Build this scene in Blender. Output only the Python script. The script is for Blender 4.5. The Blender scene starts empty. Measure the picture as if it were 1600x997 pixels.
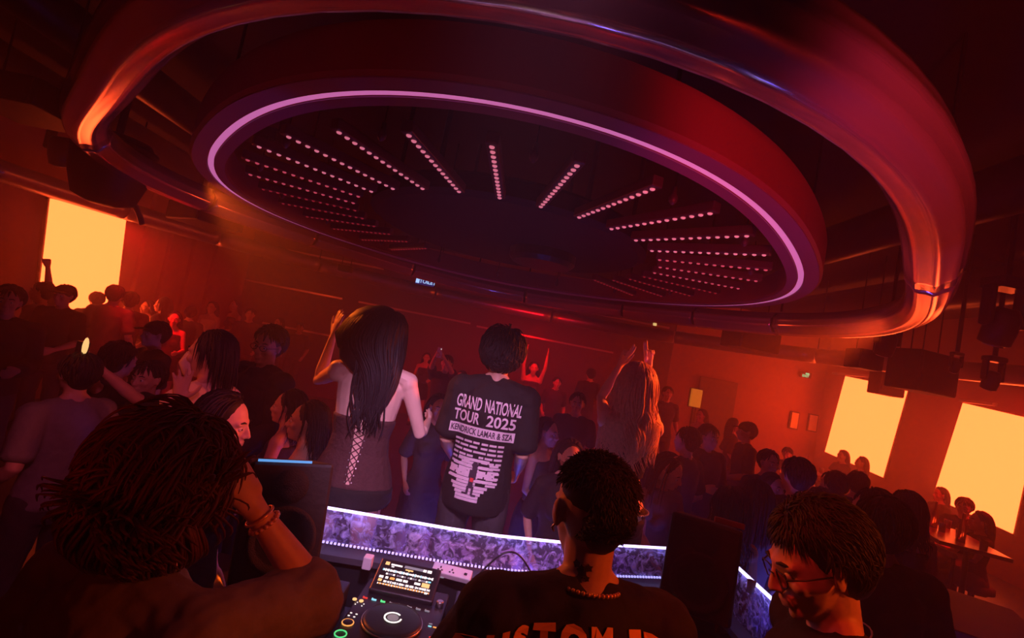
import bpy, bmesh, math, random
import numpy as np
from mathutils import Vector, Matrix, noise
from mathutils.bvhtree import BVHTree
R = math.radians
sc = bpy.context.scene
C = sc.collection
random.seed(7)

# ------------------------------------------------------------------ camera
F, PITCH, ROLL, CAMZ = 750.0, R(3.5), R(11.0), 2.1
cp, sp, cr, sr = math.cos(PITCH), math.sin(PITCH), math.cos(ROLL), math.sin(ROLL)
FWD = Vector((0, cp, sp)); UP0 = Vector((0, -sp, cp)); RT0 = Vector((1, 0, 0))
RT = RT0 * cr + UP0 * sr
UP = UP0 * cr - RT0 * sr
CAM = Vector((0, 0, CAMZ))
cam_d = bpy.data.cameras.new('camera'); cam = bpy.data.objects.new('camera', cam_d); C.objects.link(cam)
cam_d.sensor_width = 36; cam_d.lens = 36 * F / 1600; cam_d.clip_start = 0.05; cam_d.clip_end = 200
m3 = Matrix((RT, UP, -FWD)).transposed()
cam.matrix_world = Matrix.Translation(CAM) @ m3.to_4x4()
sc.camera = cam

def ray(px, py):
    return FWD + RT * ((px - 800) / F) + UP * ((498.5 - py) / F)
def at(px, py, depth):           # world point seen at a pixel, at a distance along the view axis
    return CAM + ray(px, py) * depth
def at_z(px, py, z):
    d = ray(px, py); return CAM + d * ((z - CAMZ) / d.z)
def at_x(px, py, x):
    d = ray(px, py); return CAM + d * (x / d.x)
def at_y(px, py, y):
    d = ray(px, py); return CAM + d * (y / d.y)

# ------------------------------------------------------------------ world haze, exposure
sc.view_settings.view_transform = 'Standard'; sc.view_settings.look = 'None'
sc.view_settings.exposure = 0.0; sc.view_settings.gamma = 1.0
sc.view_settings.use_curve_mapping = False
sc.cycles.use_denoising = True
sc.cycles.max_bounces = 4; sc.cycles.volume_bounces = 1; sc.cycles.transparent_max_bounces = 12
HAZE = 0.038
w = bpy.data.worlds.new('club_air'); sc.world = w; w.use_nodes = True
nt = w.node_tree
nt.nodes['Background'].inputs[0].default_value = (0, 0, 0, 1); nt.nodes['Background'].inputs[1].default_value = 0
vs = nt.nodes.new('ShaderNodeVolumeScatter'); vs.inputs['Density'].default_value = HAZE
vs.inputs['Anisotropy'].default_value = 0.6; vs.inputs['Color'].default_value = (1, .72, .78, 1)
nt.links.new(vs.outputs[0], nt.nodes['World Output'].inputs['Volume'])

# ------------------------------------------------------------------ lamps
def lamp(name, kind, loc, energy, col, target=None, size=.15, spot=60, blend=.6):
    d = bpy.data.lights.new(name, kind); d.energy = energy; d.color = col
    if kind == 'AREA': d.size = size
    else: d.shadow_soft_size = size
    if kind == 'SPOT': d.spot_size = R(spot); d.spot_blend = blend
    o = bpy.data.objects.new(name, d); C.objects.link(o); o.location = loc
    if target is not None:
        o.rotation_euler = (Vector(target) - Vector(loc)).to_track_quat('-Z', 'Y').to_euler()
    return o
RED = (1, .004, .006); ORG = (1, .13, .01); LIL = (.75, .35, 1.0); BLU = (.12, .1, 1)
LAMPS = [
 ('red_wash_lamp', 'SPOT', (-5.3, 6.3, 2.75), 420, RED, (-3.6, 7.5, .6), .1, 100),
 ('red_wash_lamp', 'SPOT', (7.2, 6.0, 2.8), 400, RED, (5.0, 7.5, .6), .1, 100),
 ('red_wash_lamp', 'SPOT', (0.5, 9.0, 2.6), 110, RED, (0.5, 11, 1.2), .1, 130),
 ('red_key_lamp', 'SPOT', (-2.2, 3.2, 2.8), 190, ORG, (-.55, 2.2, 1.9), .05, 30),
 ('red_key_lamp', 'SPOT', (2.6, 3.3, 2.8), 480, (1, .08, .01), (.8, 2.75, 1.85), .05, 32),
 ('red_booth_fill', 'SPOT', (2.2, .2, 2.6), 100, (1, .09, .008), (.36, 1.1, 1.62), .08, 30),
 ('red_booth_fill', 'SPOT', (-.1, -1.2, 2.9), 9, (1, .03, .01), (-.7, 1, 1.5), .1, 40),
 ('red_booth_fill', 'SPOT', (0.0, .75, 2.7), 22, (1, .03, .01), (.75, 1.15, 1.7), .06, 40),  # added fill that reddens the face of the man with glasses, no fixture
 ('red_ring_fill', 'SPOT', (1.3, -.6, 1.5), 250, (1, .035, .008), (1.5, 1.7, 3.1), .12, 50),  # unseen fill added behind the camera to redden the chrome ring
 ('magenta_ring_fill', 'SPOT', (0.7, .5, 2.0), 17, (.9, .03, .4), (1.5, 1.9, 3.1), .08, 80),  # added magenta fill for the same stretch of ring, no fixture
 ('red_drum_fill', 'SPOT', (-1.2, -.6, 1.4), 16, (1, .015, .01), (-.7, 2.0, 3.2), .12, 60),  # weak unseen fill, added to even out the red of the drum face
 ('orange_leg_fill', 'SPOT', (-1.25, 2.25, .62), 9, ORG, (-.6, 2.38, .95), .04, 60),  # added low fill that turns the corset dancer's legs orange
 ('orange_side_fill', 'SPOT', (-3.6, 1.6, 2.7), 70, (1, .09, .01), (-1.75, 2.65, 1.7), .06, 30),  # added fill for the masked woman and the left crowd
 ('lilac_stage_lamp', 'SPOT', (0.0, .3, 3.0), 250, (.95, .42, .85), (-.15, 2.3, 1.45), .1, 34),
 ('lilac_side_fill', 'SPOT', (-.2, .4, 2.9), 60, (.95, .10, .28), (-1.6, 2.3, 1.5), .1, 30),  # added fill to brighten the raised open hand, no fixture
 ('blue_haze_fill', 'POINT', (.2, 3.4, .35), 22, BLU, None, .15, 0),  # both blue points are added to tint the haze near the floor
 ('blue_haze_fill', 'POINT', (2.0, 2.5, .35), 26, BLU, None, .15, 0),
]
for a in LAMPS:
    lamp(a[0], a[1], a[2], a[3], a[4], a[5], a[6], a[7])

# ------------------------------------------------------------------ materials
def mat(name, col, rough=.6, metal=0.0, emis=None, es=0.0, noise_amt=0.0, scale=8.0, bump=0.0, spec=None, stretch=None):
    m = bpy.data.materials.new(name); m.use_nodes = True
    n = m.node_tree.nodes; l = m.node_tree.links; b = n['Principled BSDF']
    b.inputs['Base Color'].default_value = (*col, 1); b.inputs['Roughness'].default_value = rough
    b.inputs['Metallic'].default_value = metal
    if spec is not None: b.inputs['Specular IOR Level'].default_value = spec
    if emis: b.inputs['Emission Color'].default_value = (*emis, 1); b.inputs['Emission Strength'].default_value = es
    if noise_amt or bump:
        tc = n.new('ShaderNodeTexCoord'); mp = n.new('ShaderNodeMapping'); tx = n.new('ShaderNodeTexNoise')
        if stretch: mp.inputs['Scale'].default_value = stretch
        tx.inputs['Scale'].default_value = scale; tx.inputs['Detail'].default_value = 5
        l.new(tc.outputs['Object'], mp.inputs[0]); l.new(mp.outputs[0], tx.inputs[0])
        if noise_amt:
            mx = n.new('ShaderNodeMix'); mx.data_type = 'RGBA'
            mx.inputs[6].default_value = (*[c * (1 - noise_amt) for c in col], 1)
            mx.inputs[7].default_value = (*[min(1, c * (1 + noise_amt)) for c in col], 1)
            l.new(tx.outputs[0], mx.inputs[0]); l.new(mx.outputs[2], b.inputs['Base Color'])
        if bump:
            bp = n.new('ShaderNodeBump'); bp.inputs['Strength'].default_value = bump; bp.inputs['Distance'].default_value = .01
            l.new(tx.outputs[0], bp.inputs['Height']); l.new(bp.outputs[0], b.inputs['Normal'])
    return m
M = {}
M['skin'] = mat('skin', (.62, .36, .26), .5, noise_amt=.08, scale=30)
M['skin_pale'] = mat('skin_pale', (.8, .55, .45), .5, noise_amt=.05, scale=30)
M['black_cloth'] = mat('black_cloth', (.009, .008, .01), .85, noise_amt=.3, scale=40, bump=.3)
M['dark_cloth'] = mat('dark_cloth', (.05, .045, .05), .85, noise_amt=.3, scale=30, bump=.3)
M['grey_cloth'] = mat('grey_cloth', (.22, .2, .2), .85, noise_amt=.2, scale=30, bump=.3)
M['white_cloth'] = mat('white_cloth', (.75, .7, .68), .8, noise_amt=.08, scale=30, bump=.3)
M['cream_cloth'] = mat('cream_cloth', (.8, .62, .5), .8, noise_amt=.08, scale=30, bump=.3)
M['brown_cloth'] = mat('brown_cloth', (.07, .026, .028), .8, noise_amt=.3, scale=60, bump=.5)
M['black_hair'] = mat('black_hair', (.008, .007, .012), .6, noise_amt=.5, scale=60)
M['brown_hair'] = mat('brown_hair', (.11, .032, .012), .45, noise_amt=.5, scale=60)
M['blonde_hair'] = mat('blonde_hair', (.72, .42, .3), .4, noise_amt=.3, scale=60)
M['shoe'] = mat('shoe_leather', (.03, .03, .03), .5)
M['print'] = mat('shirt_ink', (.85, .72, .78), .7, noise_amt=.12, scale=60)
M['print_dark'] = mat('shirt_ink_dark', (.05, .03, .05), .7)
M['print_red'] = mat('shirt_ink_red', (.8, .05, .05), .7)
M['print_orange'] = mat('shirt_ink_orange', (1, .42, .07), .6, noise_amt=.15, scale=90)
M['black_metal'] = mat('black_metal', (.02, .02, .022), .4, .3, noise_amt=.3, scale=20)
M['black_plastic'] = mat('black_plastic', (.02, .02, .024), .35, noise_amt=.2, scale=30)
M['speaker_paint'] = mat('speaker_paint', (.010, .010, .012), .55, noise_amt=.3, scale=50, bump=.2)
M['speaker_grille'] = mat('speaker_grille', (.012, .012, .013), .7, bump=.6, scale=300)
M['chrome'] = mat('polished_chrome', (.9, .72, .74), .16, .8, noise_amt=.04, scale=3)
M['drum'] = mat('drum_paint', (.3, .07, .07), .6, noise_amt=.15, scale=2)
M['drum_lip'] = mat('drum_lip_paint', (.3, .12, .28), .5, noise_amt=.1, scale=4)
M['ring_led'] = mat('ring_led', (.8, .4, .7), .5, emis=(.60, .15, .42), es=.85)
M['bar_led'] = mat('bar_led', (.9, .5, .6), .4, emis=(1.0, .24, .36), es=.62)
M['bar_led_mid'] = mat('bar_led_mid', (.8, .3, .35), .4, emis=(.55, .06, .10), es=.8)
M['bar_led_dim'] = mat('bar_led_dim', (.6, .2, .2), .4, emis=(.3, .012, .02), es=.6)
M['bar_body'] = mat('bar_body', (.10, .045, .075), .45, .2, noise_amt=.2, scale=10)
M['wall'] = mat('wall_paint', (.4, .13, .1), .75, noise_amt=.15, scale=1.5, bump=.2)
M['wall_dark'] = mat('wall_panel_dark', (.16, .07, .07), .7, noise_amt=.2, scale=1.2, bump=.2)
M['ceiling'] = mat('ceiling_black', (.012, .011, .012), .8, noise_amt=.4, scale=3)
M['floor'] = mat('floor_concrete', (.07, .05, .05), .35, noise_amt=.3, scale=3)
M['stage'] = mat('stage_floor', (.07, .065, .08), .4, noise_amt=.3, scale=6)
M['screen'] = mat('screen_light', (.3, .2, .1), .5, emis=(9.0, .64, .14), es=1.0)
M['screen_frame'] = mat('screen_frame', (.05, .03, .02), .5)
M['pipe'] = mat('duct_metal', (.5, .42, .4), .35, .7, noise_amt=.2, scale=3)
M['trim'] = mat('wall_trim_metal', (.75, .5, .45), .35, .6, noise_amt=.1)
M['strip_led'] = mat('strip_led', (.9, .9, 1), .4, emis=(.62, .5, 1.0), es=2.6)
M['dot_led'] = mat('dot_led', (.9, .9, 1), .4, emis=(.42, .38, 1.0), es=1.3)
M['white_plastic'] = mat('white_plastic', (.72, .7, .74), .45, noise_amt=.05)
M['silver'] = mat('brushed_silver', (.75, .75, .78), .3, 1.0, noise_amt=.1)
def em(name, c, s=1.0): M[name] = mat(name, tuple(x * .5 for x in c), .4, emis=c, es=s)
em('glow_white', (.9, .85, .8), 1.2); em('glow_orange', (1, .42, .1)); em('glow_blue', (.1, .35, .8)); em('glow_green', (.1, .8, .25))
em('glow_yellow', (1, .62, .22)); em('glow_red', (.9, .06, .04), .6); em('glow_cyan', (.25, .75, .85)); em('glow_grey', (.3, .32, .36), .5)
em('sign_white', (.4, .6, 1.0), 1.3); em('sign_blue', (.01, .012, .10)); em('exit_green', (.12, .75, .35)); em('phone_glow', (.5, .2, .3), .7)
em('poster', (.9, .25, .02), .45); em('deck_black', (.01, .01, .015), .3)
M['paper'] = mat('poster_paper', (.95, .6, .3), .7, noise_amt=.2, scale=6)
M['earpad'] = mat('headphone_pad', (.6, .35, .3), .5)
M['ink'] = mat('tattoo_ink', (.03, .02, .03), .6)
M['bead'] = mat('necklace_bead', (.9, .5, .3), .25, .6)
M['glass_amber'] = mat('drink_glass', (.7, .35, .3), .1); M['glass_amber'].node_tree.nodes['Principled BSDF'].inputs['Transmission Weight'].default_value = .6
M['bottle'] = mat('bottle_glass', (.35, .03, .03), .15); M['bottle'].node_tree.nodes['Principled BSDF'].inputs['Transmission Weight'].default_value = .4
M['clear'] = mat('clear_plastic', (.8, .75, .85), .15); M['clear'].node_tree.nodes['Principled BSDF'].inputs['Transmission Weight'].default_value = .7
M['table'] = mat('table_top', (.3, .16, .12), .3, noise_amt=.2)
def fur_mat():                    # rippled resin panel: patchy, see-through where thin
    m = bpy.data.materials.new('rippled_acrylic'); m.use_nodes = True
    n = m.node_tree.nodes; l = m.node_tree.links; b = n['Principled BSDF']; out = n['Material Output']
    b.inputs['Base Color'].default_value = (.5, .55, .85, 1); b.inputs['Roughness'].default_value = .35
    tc = n.new('ShaderNodeTexCoord'); t1 = n.new('ShaderNodeTexNoise'); t1.inputs['Scale'].default_value = 22; t1.inputs['Detail'].default_value = 7; t1.inputs['Distortion'].default_value = 1.6
    l.new(tc.outputs['Object'], t1.inputs[0])
    r = n.new('ShaderNodeValToRGB'); r.color_ramp.elements[0].position = .48; r.color_ramp.elements[1].position = .74
    r.color_ramp.elements[0].color = (.05, .05, .05, 1); r.color_ramp.elements[1].color = (.85, .85, .85, 1)
    l.new(t1.outputs[0], r.inputs[0])
    tr = n.new('ShaderNodeBsdfTransparent'); tr.inputs[0].default_value = (.8, .78, .95, 1)
    tl = n.new('ShaderNodeBsdfTranslucent'); tl.inputs[0].default_value = (.75, .72, .95, 1)
    a = n.new('ShaderNodeAddShader'); l.new(b.outputs[0], a.inputs[0]); l.new(tl.outputs[0], a.inputs[1])
    mx = n.new('ShaderNodeMixShader'); l.new(r.outputs[0], mx.inputs[0]); l.new(tr.outputs[0], mx.inputs[1]); l.new(a.outputs[0], mx.inputs[2])
    bp = n.new('ShaderNodeBump'); bp.inputs['Strength'].default_value = .8; l.new(t1.outputs[0], bp.inputs['Height']); l.new(bp.outputs[0], b.inputs['Normal'])
    l.new(mx.outputs[0], out.inputs[0]); return m
M['acrylic'] = fur_mat()

# ------------------------------------------------------------------ mesh helpers
class G:                          # geometry gatherer
    def __init__(s): s.v = []; s.f = []; s.m = []; s.cur = 0
    def add(s, V, Fc):
        o = len(s.v); s.v += [tuple(p) for p in V]
        for f in Fc: s.f.append(tuple(i + o for i in f)); s.m.append(s.cur)
    def loft(s, pts, ra, rb=None, side=(1, 0, 0), n=12, cap=.5, closed=False):
        """rings of half-sizes ra (along side) and rb (across) swept along pts, rounded ends"""
        P = [Vector(p) for p in pts]; k = len(P)
        ra = list(ra) if hasattr(ra, '__len__') else [ra] * k
        rb = ra if rb is None else (list(rb) if hasattr(rb, '__len__') else [rb] * k)
        T = []
        for i in range(k):
            a = P[max(i - 1, 0)] if not closed else P[i - 1]; b = P[min(i + 1, k - 1)] if not closed else P[(i + 1) % k]
            T.append((b - a).normalized() if (b - a).length > 1e-9 else Vector((0, 0, 1)))
        sd = Vector(side); rings = []
        def ring(p, t, a, b):
            nonlocal sd
            s1 = sd - t * sd.dot(t)
            if s1.length < 1e-4: s1 = t.orthogonal()
            s1.normalize(); s2 = t.cross(s1); sd = s1 if side is None else sd
            return [p + s1 * (a * math.cos(2 * math.pi * j / n)) + s2 * (b * math.sin(2 * math.pi * j / n)) for j in range(n)]
        if not closed and cap:
            for h in (.95, .75, .4):
                q = math.sqrt(1 - h * h); r0 = min(ra[0], rb[0])
                rings.append(ring(P[0] - T[0] * r0 * h * cap * 2, T[0], ra[0] * q, rb[0] * q))
        for i in range(k): rings.append(ring(P[i], T[i], ra[i], rb[i]))
        if not closed and cap:
            for h in (.4, .75, .95):
                q = math.sqrt(1 - h * h); r0 = min(ra[-1], rb[-1])
                rings.append(ring(P[-1] + T[-1] * r0 * h * cap * 2, T[-1], ra[-1] * q, rb[-1] * q))
        V = [p for r_ in rings for p in r_]; Fc = []
        m_ = len(rings)
        for i in range(m_ if closed else m_ - 1):
            for j in range(n):
                a, b = i * n + j, i * n + (j + 1) % n; c, d = ((i + 1) % m_) * n + (j + 1) % n, ((i + 1) % m_) * n + j
                Fc.append((a, b, c, d))
        if not closed: Fc.append(tuple(range(n - 1, -1, -1))); Fc.append(tuple((m_ - 1) * n + j for j in range(n)))
        s.add(V, Fc); return s
    def ell(s, c, r, rot=None, n=12, k=8):
        c = Vector(c); r = (r, r, r) if not hasattr(r, '__len__') else r; V = []; Fc = []
        for i in range(1, k):
            t = math.pi * i / k
            for j in range(n):
                a = 2 * math.pi * j / n; p = Vector((r[0] * math.sin(t) * math.cos(a), r[1] * math.sin(t) * math.sin(a), r[2] * math.cos(t)))
                V.append(c + (rot @ p if rot else p))
        top = Vector((0, 0, r[2])); top = rot @ top if rot else top
        V += [c + top, c - top]; T_, B_ = len(V) - 2, len(V) - 1
        for i in range(k - 2):
            for j in range(n):
                a, b = i * n + j, i * n + (j + 1) % n; Fc.append((a, a + n, b + n, b))
        for j in range(n): Fc.append((T_, j, (j + 1) % n)); Fc.append((B_, (k - 2) * n + (j + 1) % n, (k - 2) * n + j))
        s.add(V, Fc); return s
    def box(s, c, h, rot=None):    # centre, half sizes
        c = Vector(c); V = []
        for z in (-1, 1):
            for y in (-1, 1):
                for x in (-1, 1):
                    p = Vector((x * h[0], y * h[1], z * h[2])); V.append(c + (rot @ p if rot else p))
        s.add(V, [(0, 2, 3, 1), (4, 5, 7, 6), (0, 1, 5, 4), (2, 6, 7, 3), (0, 4, 6, 2), (1, 3, 7, 5)]); return s
    def prism(s, poly, off):       # polygon of 3d points pushed by vector off
        n = len(poly); o = Vector(off); P = [Vector(p) for p in poly]
        s.add(P + [p + o for p in P], [tuple(range(n - 1, -1, -1)), tuple(range(n, 2 * n))] + [(i, (i + 1) % n, (i + 1) % n + n, i + n) for i in range(n)]); return s
    def cyl(s, p0, p1, r0, r1=None, n=16):
        return s.loft([p0, p1], [r0, r0 if r1 is None else r1], n=n, cap=0, side=(Vector(p1) - Vector(p0)).orthogonal())
    def lathe(s, prof, c=(0, 0, 0), rot=None, n=24):
        c = Vector(c); V = []; Fc = []; k = len(prof)
        for r_, z in prof:
            for j in range(n):
                a = 2 * math.pi * j / n; p = Vector((r_ * math.cos(a), r_ * math.sin(a), z)); V.append(c + (rot @ p if rot else p))
        for i in range(k - 1):
            for j in range(n):
                a, b = i * n + j, i * n + (j + 1) % n; Fc.append((a, b, b + n, a + n))
        Fc.append(tuple(range(n - 1, -1, -1))); Fc.append(tuple((k - 1) * n + j for j in range(n)))
        s.add(V, Fc); return s
    def build(s, name, mats, parent=None, smooth=False, bevel=0.0, remesh=0, smooth_it=0, disp=0.0, dscale=.1, fix=True):
        me = bpy.data.meshes.new(name); me.from_pydata(s.v, [], s.f); me.validate()
        mats = mats if isinstance(mats, (list, tuple)) else [mats]
        for m_ in mats: me.materials.append(M[m_] if isinstance(m_, str) else m_)
        if len(mats) > 1:
            for p, i in zip(me.polygons, s.m): p.material_index = i
        if fix and not remesh:
            bm = bmesh.new(); bm.from_mesh(me); bmesh.ops.recalc_face_normals(bm, faces=bm.faces); bm.to_mesh(me); bm.free()
        o = bpy.data.objects.new(name, me); C.objects.link(o)
        if parent is not None: o.parent = parent
        if remesh:
            md = o.modifiers.new('r', 'REMESH'); md.mode = 'VOXEL'; md.voxel_size = remesh; md.use_smooth_shade = True
            if smooth_it: sm = o.modifiers.new('s', 'SMOOTH'); sm.iterations = smooth_it; sm.factor = .5
            if disp:
                tx = bpy.data.textures.new('folds', 'CLOUDS'); tx.noise_scale = dscale
                dm = o.modifiers.new('d', 'DISPLACE'); dm.texture = tx; dm.strength = disp; dm.mid_level = .5; dm.texture_coords = 'LOCAL'
            dg = bpy.context.evaluated_depsgraph_get(); dg.update()
            nm = bpy.data.meshes.new_from_object(o.evaluated_get(dg)); o.modifiers.clear(); o.data = nm; nm.name = name
            bpy.data.meshes.remove(me); me = nm; smooth = True
            if not me.materials:
                for m_ in mats: me.materials.append(M[m_] if isinstance(m_, str) else m_)
        elif bevel:
            md = o.modifiers.new('bevel', 'BEVEL'); md.width = bevel; md.segments = 2; md.limit_method = 'ANGLE'
        if smooth:
            for p in me.polygons: p.use_smooth = True
        return o
def tag(o, label=None, cat=None, group=None, kind=None):
    if label: o['label'] = label
    if cat: o['category'] = cat
    if group: o['group'] = group
    if kind: o['kind'] = kind
    return o
def thing(name, loc, label, cat, rz=0.0, group=None):
    o = bpy.data.objects.new(name, None); C.objects.link(o); o.location = loc; o.rotation_euler = (0, 0, rz); o.empty_display_size = .1
    bpy.context.view_layer.update()
    return tag(o, label, cat, group)
def copy_tree(o, parent=None):
    c = o.copy(); C.objects.link(c)
    if parent is not None: c.parent = parent
    for ch in list(o.children): copy_tree(ch, c)
    return c
def struct(name, g, m, **k): return tag(g.build(name, m, **k), kind='structure')

# ------------------------------------------------------------------ the room
XL, XR, YB, ZC = -6.8, 8.4, 12.6, 4.3
struct('floor', G().box((.8, 5.3, -.1), (7.8, 7.6, .1)), 'floor')
struct('ceiling', G().box((.8, 5.3, ZC + .1), (7.8, 7.6, .1)), 'ceiling')
struct('wall_left', G().box((XL - .1, 5.3, 2.1), (.1, 7.6, 2.3)), 'wall')
struct('wall_right', G().box((XR + .1, 5.3, 2.1), (.1, 7.6, 2.3)), 'wall')
struct('wall_back', G().box((.8, YB + .1, 2.1), (7.8, .1, 2.3)), 'wall')
struct('wall_front', G().box((.8, -2.3, 2.1), (7.8, .1, 2.3)), 'ceiling')
# dark panelled part of the back wall, stands proud of the plain wall
xa = at_y(372, 430, 12.1).x; xb = at_y(1052, 545, 12.1).x
struct('wall_back_panelling', G().box(((xa + xb) / 2, 12.35, 2.0), ((xb - xa) / 2, .245, 2.0)), 'wall_dark', bevel=.02)
def trimline(k, p, q):
    a = at_y(*p, 12.06); b = at_y(*q, 12.06); z = (a.z + b.z) / 2
    struct('trim_%d' % k, G().box(((a.x + b.x) / 2, 12.08, z), ((b.x - a.x) / 2, .022, .022)), 'trim')
trimline(1, (385, 383), (600, 416)); trimline(2, (376, 437), (535, 466)); trimline(3, (745, 508), (958, 553))
trimline(4, (820, 462), (1045, 519)); trimline(5, (410, 503), (520, 527)); trimline(6, (755, 448), (798, 458)); trimline(7, (560, 472), (735, 505))
# booth floor and dancers' platform
PLAT = .48
struct('floor_booth', G().box((0, -.1, .05), (2.0, 2.1, .05)), 'stage', bevel=.01)
struct('floor_platform', G().box((.12, 2.66, PLAT / 2), (1.7, .5, PLAT / 2)), 'stage', bevel=.01)
# wall at the far left: vertical pilaster strips
for k, px in enumerate((222, 262, 300, 335)):
    p = at_x(px, 420, XL + .03)
    struct('trim_%d' % (8 + k), G().box((XL + .04, p.y, 2.1), (.04, .12, 2.1)), 'wall', bevel=.01)

# ------------------------------------------------------------------ screens
def screen(pts, plane_x, label):
    P = [at_x(*p, plane_x) for p in pts]                     # tl, tr, br, bl
    c = sum(P, Vector()) / 4
    root = thing('led_screen', (plane_x, c.y, c.z), label, 'screen', group='video screens')
    sgn = -1 if plane_x > 0 else 1
    L = [p - Vector((plane_x, c.y, c.z)) for p in P]
    for p in L: p.x = 0
    G().prism(L, (sgn * .02, 0, 0)).build('display', 'screen', root)
    O = [p * (1 + .035 / max(p.length, .1)) + Vector((-sgn * .045, 0, 0)) for p in L]
    G().prism(O, (sgn * .043, 0, 0)).build('housing', 'screen_frame', root)
    return root
SX = XR - .12
screen([(1322, 588), (1419, 608), (1380, 746), (1290, 706)], SX, 'tall blank amber screen on right wall, nearer the green exit sign')
screen([(1506, 630), (1622, 657), (1583, 834), (1459, 777)], SX, 'large blank amber screen at the far right edge of the room')
screen([(78, 310), (196, 338), (176, 505), (58, 480)], XL + .12, 'blank amber screen on the left wall behind dancers')

# ledges above screens
def ledge(a, b, x, label):
    P, Q = at_x(*a, x), at_x(*b, x)
    tag(G().box((x, (P.y + Q.y) / 2, (P.z + Q.z) / 2), (.05, abs(P.y - Q.y) / 2, .03)).build('wall_ledge', 'pipe', bevel=.01), label, 'ledge')
ledge((90, 290), (170, 312), XL + .1, 'thin glowing ledge above the left wall screen')
ledge((1303, 579), (1372, 594), XR - .12, 'thin glowing ledge above the right wall screen by the exit sign')
ledge((1502, 623), (1555, 635), XR - .12, 'thin glowing ledge above the screen at far right edge')

# ------------------------------------------------------------------ signs and posters
def text_g(txt, size, ext=.004, bold=0.0, sx=1.0):
    cu = bpy.data.curves.new('t', 'FONT'); cu.body = txt; cu.size = size; cu.extrude = ext; cu.offset = bold; cu.align_x = 'CENTER'; cu.align_y = 'CENTER'; cu.resolution_u = 3
    o = bpy.data.objects.new('t', cu); C.objects.link(o); dg = bpy.context.evaluated_depsgraph_get(); dg.update()
    me = bpy.data.meshes.new_from_object(o.evaluated_get(dg)); V = [Vector((v.co.x * sx, v.co.y, v.co.z)) for v in me.vertices]; Fc = [tuple(p.vertices) for p in me.polygons]
    bpy.data.objects.remove(o); bpy.data.curves.remove(cu); bpy.data.meshes.remove(me)
    return V, Fc
sc_ = at_y(664.5, 441, 9.5)
s = thing('toilet_sign', sc_, 'small glowing blue TOILET sign hanging before the dark back wall', 'sign')
G().box((0, 0, 0), (.2, .03, .075)).build('sign_box', 'black_metal', s, bevel=.008)
G().box((0, -.033, 0), (.19, .004, .066)).build('sign_face', 'sign_blue', s)
V, Fc = text_g('TOILET', .1, .003, .002)
g = G(); g.add([(v.x + .055, -.04 - v.z, v.y) for v in V], Fc); g.build('lettering', 'sign_white', s)
g = G().box((-.145, -.04, 0), (.035, .003, .045)); g.build('pictogram', 'sign_white', s)
G().cyl((-.17, 0, .07), (-.17, 0, ZC - sc_.z), .006, n=6).build('hanger', 'black_metal', s)
G().cyl((.17, 0, .07), (.17, 0, ZC - sc_.z), .006, n=6).build('hanger', 'black_metal', s)
ec = at_y(1259, 586, 12.53)
s = thing('exit_sign', ec, 'tiny green exit sign high on the orange lit wall', 'sign')
G().box((0, 0, 0), (.14, .03, .075)).build('sign_box', 'black_metal', s, bevel=.01)
V, Fc = text_g('EXIT', .085, .003, .003)
g = G(); g.add([(v.x - .02, -.036 - v.z, v.y - .03) for v in V], Fc); g.box((.02, -.036, .035), (.05, .004, .02)); g.build('lettering', 'exit_green', s)
def poster(px, py, w_, h_, label):
    p = at_y(px, py, 12.56)
    r_ = thing('poster', p, label, 'poster', group='posters on the orange wall')
    G().box((0, 0, 0), (w_, .02, h_)).build('sheet', 'paper', r_, bevel=.004)
    g = G().box((0, .012, 0), (w_ + .03, .014, h_ + .03)); g.build('frame', 'black_metal', r_)
pz = at_y(1087, 622, 11.9)
s = thing('glow_poster', pz, 'orange upright poster beside the dark doorway, glow put into its colour', 'light box')
G().box((0, 0, 0), (.13, .05, .22)).build('panel', 'poster', s, bevel=.01); G().box((0, .06, 0), (.15, .03, .24)).build('frame', 'black_metal', s)  # poster panel given a glow of its own, no lamp inside
G().cyl((0, .05, -.24), (0, .05, -pz.z), .03).build('stand', 'black_metal', s)
poster(1241, 657, .09, .2, 'faint left one of two small framed posters under the exit sign'); poster(1270, 661, .1, .2, 'brighter right one of two small framed posters under the exit sign')
da, db = at_y(1108, 570, 12.5), at_y(1150, 570, 12.5)
g = G().box(((da.x + db.x) / 2, 12.55, 1.15), ((db.x - da.x) / 2 + .15, .04, 1.2)); struct('door_1', g, 'wall_dark', bevel=.02)

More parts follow.
